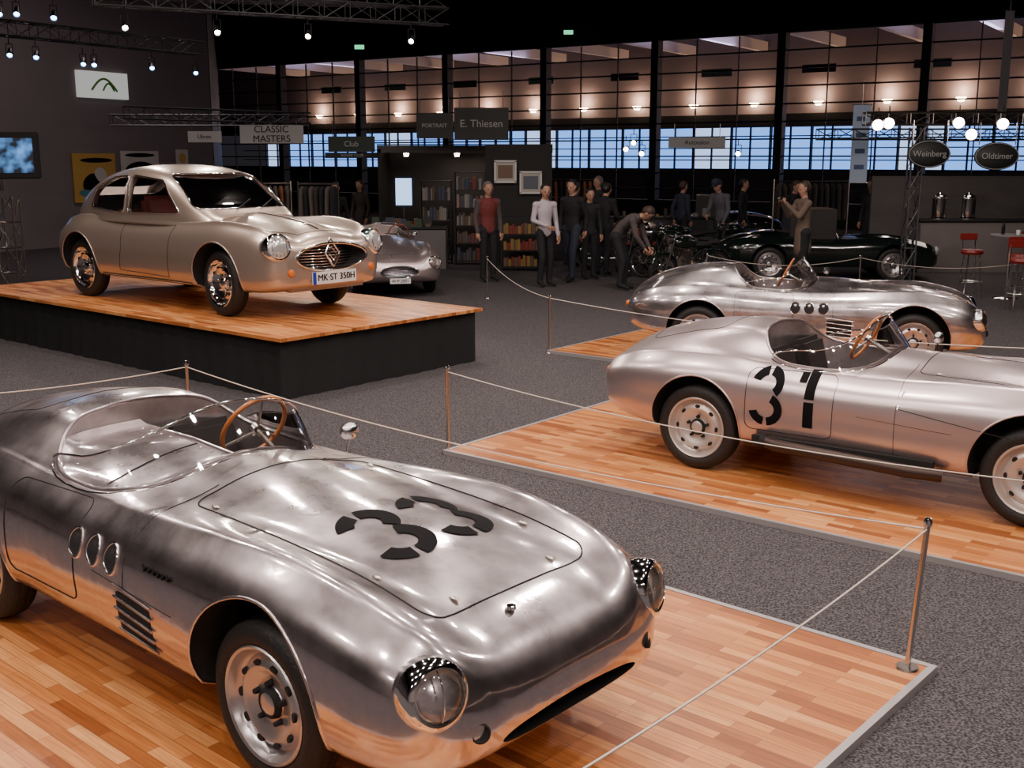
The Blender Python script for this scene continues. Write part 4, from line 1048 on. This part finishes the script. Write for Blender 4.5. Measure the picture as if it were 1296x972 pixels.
def person(name, loc, rz, sc, top, legs, hair, J=None, coat=False, vest=None, longhair=False, female=False, cap=None, camera=False, shoes=BLACK):
    j = dict(pel=(0, 0, .96), sp=(0, .01, 1.14), ch=(0, 0, 1.32), nb=(0, .01, 1.46), hd=(0, -.02, 1.64),
             sR=(-.18, .01, 1.41), eR=(-.24, .03, 1.13), wR=(-.23, -.06, .88), sL=(.18, .01, 1.41), eL=(.24, .03, 1.13), wL=(.23, -.06, .88),
             hR=(-.09, 0, .92), kR=(-.10, -.03, .50), aR=(-.10, .02, .09), tR=(-.11, -.14, .045), hL=(.09, 0, .92), kL=(.10, -.03, .50), aL=(.10, .02, .09), tL=(.12, -.14, .045))
    if J: j.update(J)
    j = {k: Vector(v) for k, v in j.items()}
    w = .9 if female else 1.0
    hdv = (j['hd']-j['nb']).normalized()
    segs = [('pel', 'sp', .150*w, .140*w, .68, 1), ('sp', 'ch', .140*w, .170*w, .66, 1), ('ch', 'nb', .165*w, .085, .68, 1), ('sR', 'sL', .072*w, .072*w, 1, 1),
            ('sR', 'eR', .062*w, .050*w, 1, 1), ('eR', 'wR', .048*w, .036*w, 1, 1), ('sL', 'eL', .062*w, .050*w, 1, 1), ('eL', 'wL', .048*w, .036*w, 1, 1),
            ('hR', 'kR', .092*w, .066*w, 1, 2), ('kR', 'aR', .066*w, .054, 1, 2), ('hL', 'kL', .092*w, .066*w, 1, 2), ('kL', 'aL', .066*w, .054, 1, 2),
            ('hR', 'hL', .10*w, .10*w, .95, 2), ('aR', 'tR', .046, .036, .9, 3), ('aL', 'tL', .046, .036, .9, 3)]
    S = [(j[a], j[b], r0, r1, f, t) for a, b, r0, r1, f, t in segs]
    S.append((j['nb'], j['hd']-hdv*.06, .056, .052, 1, 0))
    if coat:
        S.append((j['pel'], j['pel']+Vector((0, .01, -.28)), .165, .185, .72, 1))
    hc = j['hd']
    fw = Vector((0, -1, 0))
    fw = (fw-hdv*fw.dot(hdv)).normalized()
    if 'look' in (J or {}): fw = (Vector(J['look'])-hdv*Vector(J['look']).dot(hdv)).normalized()
    rt = fw.cross(hdv)
    S += [(hc-hdv*.035+fw*.015, hc+hdv*.040-fw*.005, .068, .079, 1.1, 0), (hc-hdv*.075+fw*.045, hc-hdv*.05+fw*.03, .038, .05, 1, 0),
          (hc+fw*.094-hdv*.02, hc+fw*.084+hdv*.025, .016, .008, 1, 0)]
    for s in (1, -1): S.append((hc+rt*.080*s-hdv*.02, hc+rt*.083*s+hdv*.02, .014, .016, 1, 0))
    S += [(hc+hdv*.050-fw*.030, hc+hdv*.01-fw*.048, .092, .084, 1.05, 4)]
    if longhair: S += [(hc-fw*.06, hc-hdv*.16-fw*.05, .085, .07, 1, 4)]
    if cap: S += [(hc+hdv*.085, hc+hdv*.09+fw*.02, .092, .088, 1, 5), (hc+hdv*.06+fw*.10, hc+hdv*.055+fw*.13, .03, .03, .5, 5)]
    bm = bmesh.new()
    for a, b, r0, r1, f, t in S: capsule(bm, a, b, r0, r1, f)
    me = bpy.data.meshes.new('tmp'); bm.to_mesh(me); bm.free()
    o = bpy.data.objects.new('tmp', me); SC.collection.objects.link(o)
    md = o.modifiers.new('r', 'REMESH'); md.mode = 'VOXEL'; md.voxel_size = .015
    ms = o.modifiers.new('s', 'SMOOTH'); ms.factor = .5; ms.iterations = 3
    bpy.context.view_layer.update()
    me2 = bpy.data.meshes.new_from_object(o.evaluated_get(bpy.context.evaluated_depsgraph_get())); bpy.data.objects.remove(o)
    bm = bmesh.new(); bm.from_mesh(me2)
    for f in bm.faces:
        c = f.calc_center_median(); best = 9; tag = 0
        for a, b, r0, r1, fl, t in S:
            d = b-a; k = max(0, min(1, (c-a).dot(d)/max(1e-9, d.length_squared)))
            v = (c-(a+d*k)).length-(r0+(r1-r0)*k)*(.5+.5*fl)
            if v < best: best = v; tag = t
        if tag == 1 and vest:
            if abs(c.x) < .17: tag = 6
        f.material_index = tag; f.smooth = True
    for sd, e, wri in ((-1, j['eR'], j['wR']), (1, j['eL'], j['wL'])):
        d = (wri-e).normalized(); lat = d.cross(Vector((sd*1.0, 0, 0)))
        if lat.length < .2: lat = d.cross(Vector((0, 0, 1)))
        lat.normalize()
        inw = Vector((-sd, 0, 0)); cf = 3.0 if camera else 1.0; df = .45 if camera else 1.0
        pe = wri+d*(.08 if camera else .10)
        ringtube(bm, [(wri-d*.02, .028, .026), (wri+d*.03, .036, .020), (wri+d*.06, .040, .018), (pe, .034, .014)], 10, 0)
        for k, ln in enumerate((.068, .078, .073, .058)):
            b0 = pe-d*.012+lat*(.030-.020*k); p1 = b0+d*ln*.45*df+inw*.006*cf; p2 = p1+d*ln*.3*df+inw*.018*cf*.6; p3 = p2+d*ln*.2*df*.5+inw*.024*cf*.35
            ringtube(bm, [(b0, .0095, .0095), (p1, .009, .009), (p2, .008, .008), (p3, .006, .006)], 7, 0)
        t0 = wri+d*.035+lat*.03; t1 = t0+lat*.028*df+d*.025; t2 = t1+d*.035*df+inw*.01*cf
        ringtube(bm, [(t0-lat*.012, .013, .013), (t1, .011, .011), (t2, .008, .008)], 7, 0)
    for s in (1, -1):
        r = bmesh.ops.create_uvsphere(bm, u_segments=8, v_segments=6, radius=.011, matrix=Matrix.Translation(hc+fw*.084+rt*.031*s+hdv*.008))
        for f in {f for v in r['verts'] for f in v.link_faces}: f.material_index = 7
    r = bmesh.ops.create_uvsphere(bm, u_segments=10, v_segments=6, radius=.012, matrix=Matrix.Translation(hc+fw*.083-hdv*.055) @ Matrix.Diagonal((1.8, .8, .5, 1)))
    for f in {f for v in r['verts'] for f in v.link_faces}: f.material_index = 8
    G = group(name, loc, rz, sc)
    me = bpy.data.meshes.new('figure'); bm.to_mesh(me); bm.free()
    link('figure', me, G, [SKIN, top, legs, shoes, hair, cap or BLACK, vest or top, EYE, LIP])
    if camera:
        d = (j['wR']-j['eR']+j['wL']-j['eL']).normalized()
        cpos = (j['wR']+j['wL'])/2+d*.095
        box('compact_camera', cpos, (.11, .04, .065), BLACK, G, bevel=.006); lathe('camera_lens', [(0, .03), (.02, .03), (.024, 0)], STEEL, G, cpos+Vector((0, -.02, 0)), (R(90), 0, 0), n=16)
    return G
H1 = mat('hair_brown', (.05, .03, .02), .6); H2 = mat('hair_dark', (.012, .01, .01), .5); H3 = mat('hair_grey', (.14, .12, .11), .6)
JB = mat('jacket_black', (.012, .012, .014), .85); TR = mat('trousers_dark', (.012, .012, .016), .85); WJ = mat('jacket_white', (.50, .46, .50), .8); GR = mat('sweater_grey', (.075, .062, .062), .85)
RV = mat('vest_red', (.15, .028, .026), .8); BC = mat('coat_brown', (.15, .11, .085), .85); JN = mat('jeans_blue', (.02, .025, .045), .85); LG = mat('shirt_light', (.10, .10, .12), .8); NB = mat('cap_navy', (.02, .03, .06), .7)
STRIDE = dict(kL=(.12, -.16, .52), aL=(.12, -.16, .09), tL=(.13, -.32, .045), aR=(-.1, .2, .11), kR=(-.1, .03, .5), tR=(-.1, .06, .045), eL=(.25, .1, 1.15), wL=(.24, .06, .9))
LEANIN = dict(sp=(0, -.02, 1.13), ch=(0, -.07, 1.30), nb=(0, -.11, 1.43), hd=(0, -.18, 1.59), sR=(-.18, -.08, 1.38), sL=(.18, -.08, 1.38), eR=(-.24, -.12, 1.12), wR=(-.12, -.32, 1.02), eL=(.24, -.10, 1.11), wL=(.20, -.20, .88))
person('man_in_red_vest', (-.47, 21.9, 0), R(25), 1.1, GR, TR, H3, vest=RV)
person('woman_in_white_jacket', (.62, 21.0, 0), R(30), 1.09, WJ, TR, H2, J=dict(eR=(-.23, .02, 1.15), wR=(-.08, -.2, 1.06), kR=(-.1, -.08, .5), aR=(-.1, .0, .09), look=(-.3, -1, -.2)), longhair=True, female=True)
person('man_in_black_jacket', (1.18, 22.0, 0), R(-35), 1.12, JB, JN, H2, J=STRIDE)
person('man_in_black_jacket', (1.85, 22.9, 0), R(150), 1.1, JB, TR, H2, J=LEANIN)
person('bending_man', (2.05, 20.5, 0), R(65), 1.08, GR, TR, H1, J=dict(pel=(0, .12, .93), hR=(-.09, .1, .9), hL=(.09, .1, .9), sp=(0, .02, 1.08), ch=(0, -.13, 1.18), nb=(0, -.27, 1.24), hd=(0, -.42, 1.30), sR=(-.18, -.22, 1.19), sL=(.18, -.22, 1.19), eR=(-.2, -.3, .93), wR=(-.12, -.42, .74), eL=(.2, -.3, .93), wL=(.12, -.42, .74), look=(0, -.8, -.6)))
person('man_with_cap', (4.75, 25.3, 0), R(-50), 1.12, LG, TR, H1, cap=NB, J=LEANIN)
person('man_taking_photo', (5.40, 20.7, 0), R(-78), 1.12, BC, TR, H1, coat=True, camera=True, J=dict(eR=(-.19, -.17, 1.20), wR=(-.075, -.36, 1.42), eL=(.19, -.17, 1.20), wL=(.075, -.36, 1.42), sR=(-.18, -.02, 1.41), sL=(.18, -.02, 1.41)))
person('woman_in_dark_coat', (-4.0, 25.4, 0), R(10), 1.05, JB, TR, H2, longhair=True, female=True, coat=True)
person('man_in_black_jacket', (5.55, 26.9, 0), R(70), 1.08, JB, TR, H2, J=STRIDE)
person('visitor_in_dark_coat', (9.35, 18.6, 0), R(60), 1.02, JB, TR, H2, coat=True)
person('man_in_black_jacket', (1.3, 24.9, 0), R(140), 1.08, cl[1], TR, H1, J=LEANIN)
person('man_in_black_jacket', (6.35, 25.6, 0), R(30), 1.10, JB, TR, H1, J=LEANIN)
person('woman_in_dark_coat', (-3.8, 28.0, 0), R(-30), 1.05, cl[1], TR, H1, longhair=True, female=True, coat=True)
person('visitor_in_dark_coat', (4.1, 26.9, 0), R(120), 1.05, cl[4], TR, H1, J=STRIDE)
person('visitor_in_dark_coat', (2.0, 26.0, 0), R(-60), 1.12, cl[0], TR, H3, coat=True)
person('visitor_in_dark_coat', (1.55, 22.35, 0), R(20), 1.02, cl[0], TR, H2, female=True, longhair=True)
person('visitor_in_dark_coat', (8.3, 25.9, 0), R(-60), 1.08, cl[0], TR, H2, coat=True, J=STRIDE)

# ------------------------------------------------------------------ world & camera
w = bpy.data.worlds.new('World'); SC.world = w; w.use_nodes = True
w.node_tree.nodes['Background'].inputs[0].default_value = (.05, .045, .055, 1); w.node_tree.nodes['Background'].inputs[1].default_value = .35
cd = bpy.data.cameras.new('camera'); cam = bpy.data.objects.new('camera', cd); SC.collection.objects.link(cam)
cam.location = (0, 0, 2.4); cam.rotation_euler = (R(90-11.55), 0, 0); cd.sensor_width = 36; cd.lens = 1400/1296*36; cd.clip_end = 200
SC.camera = cam
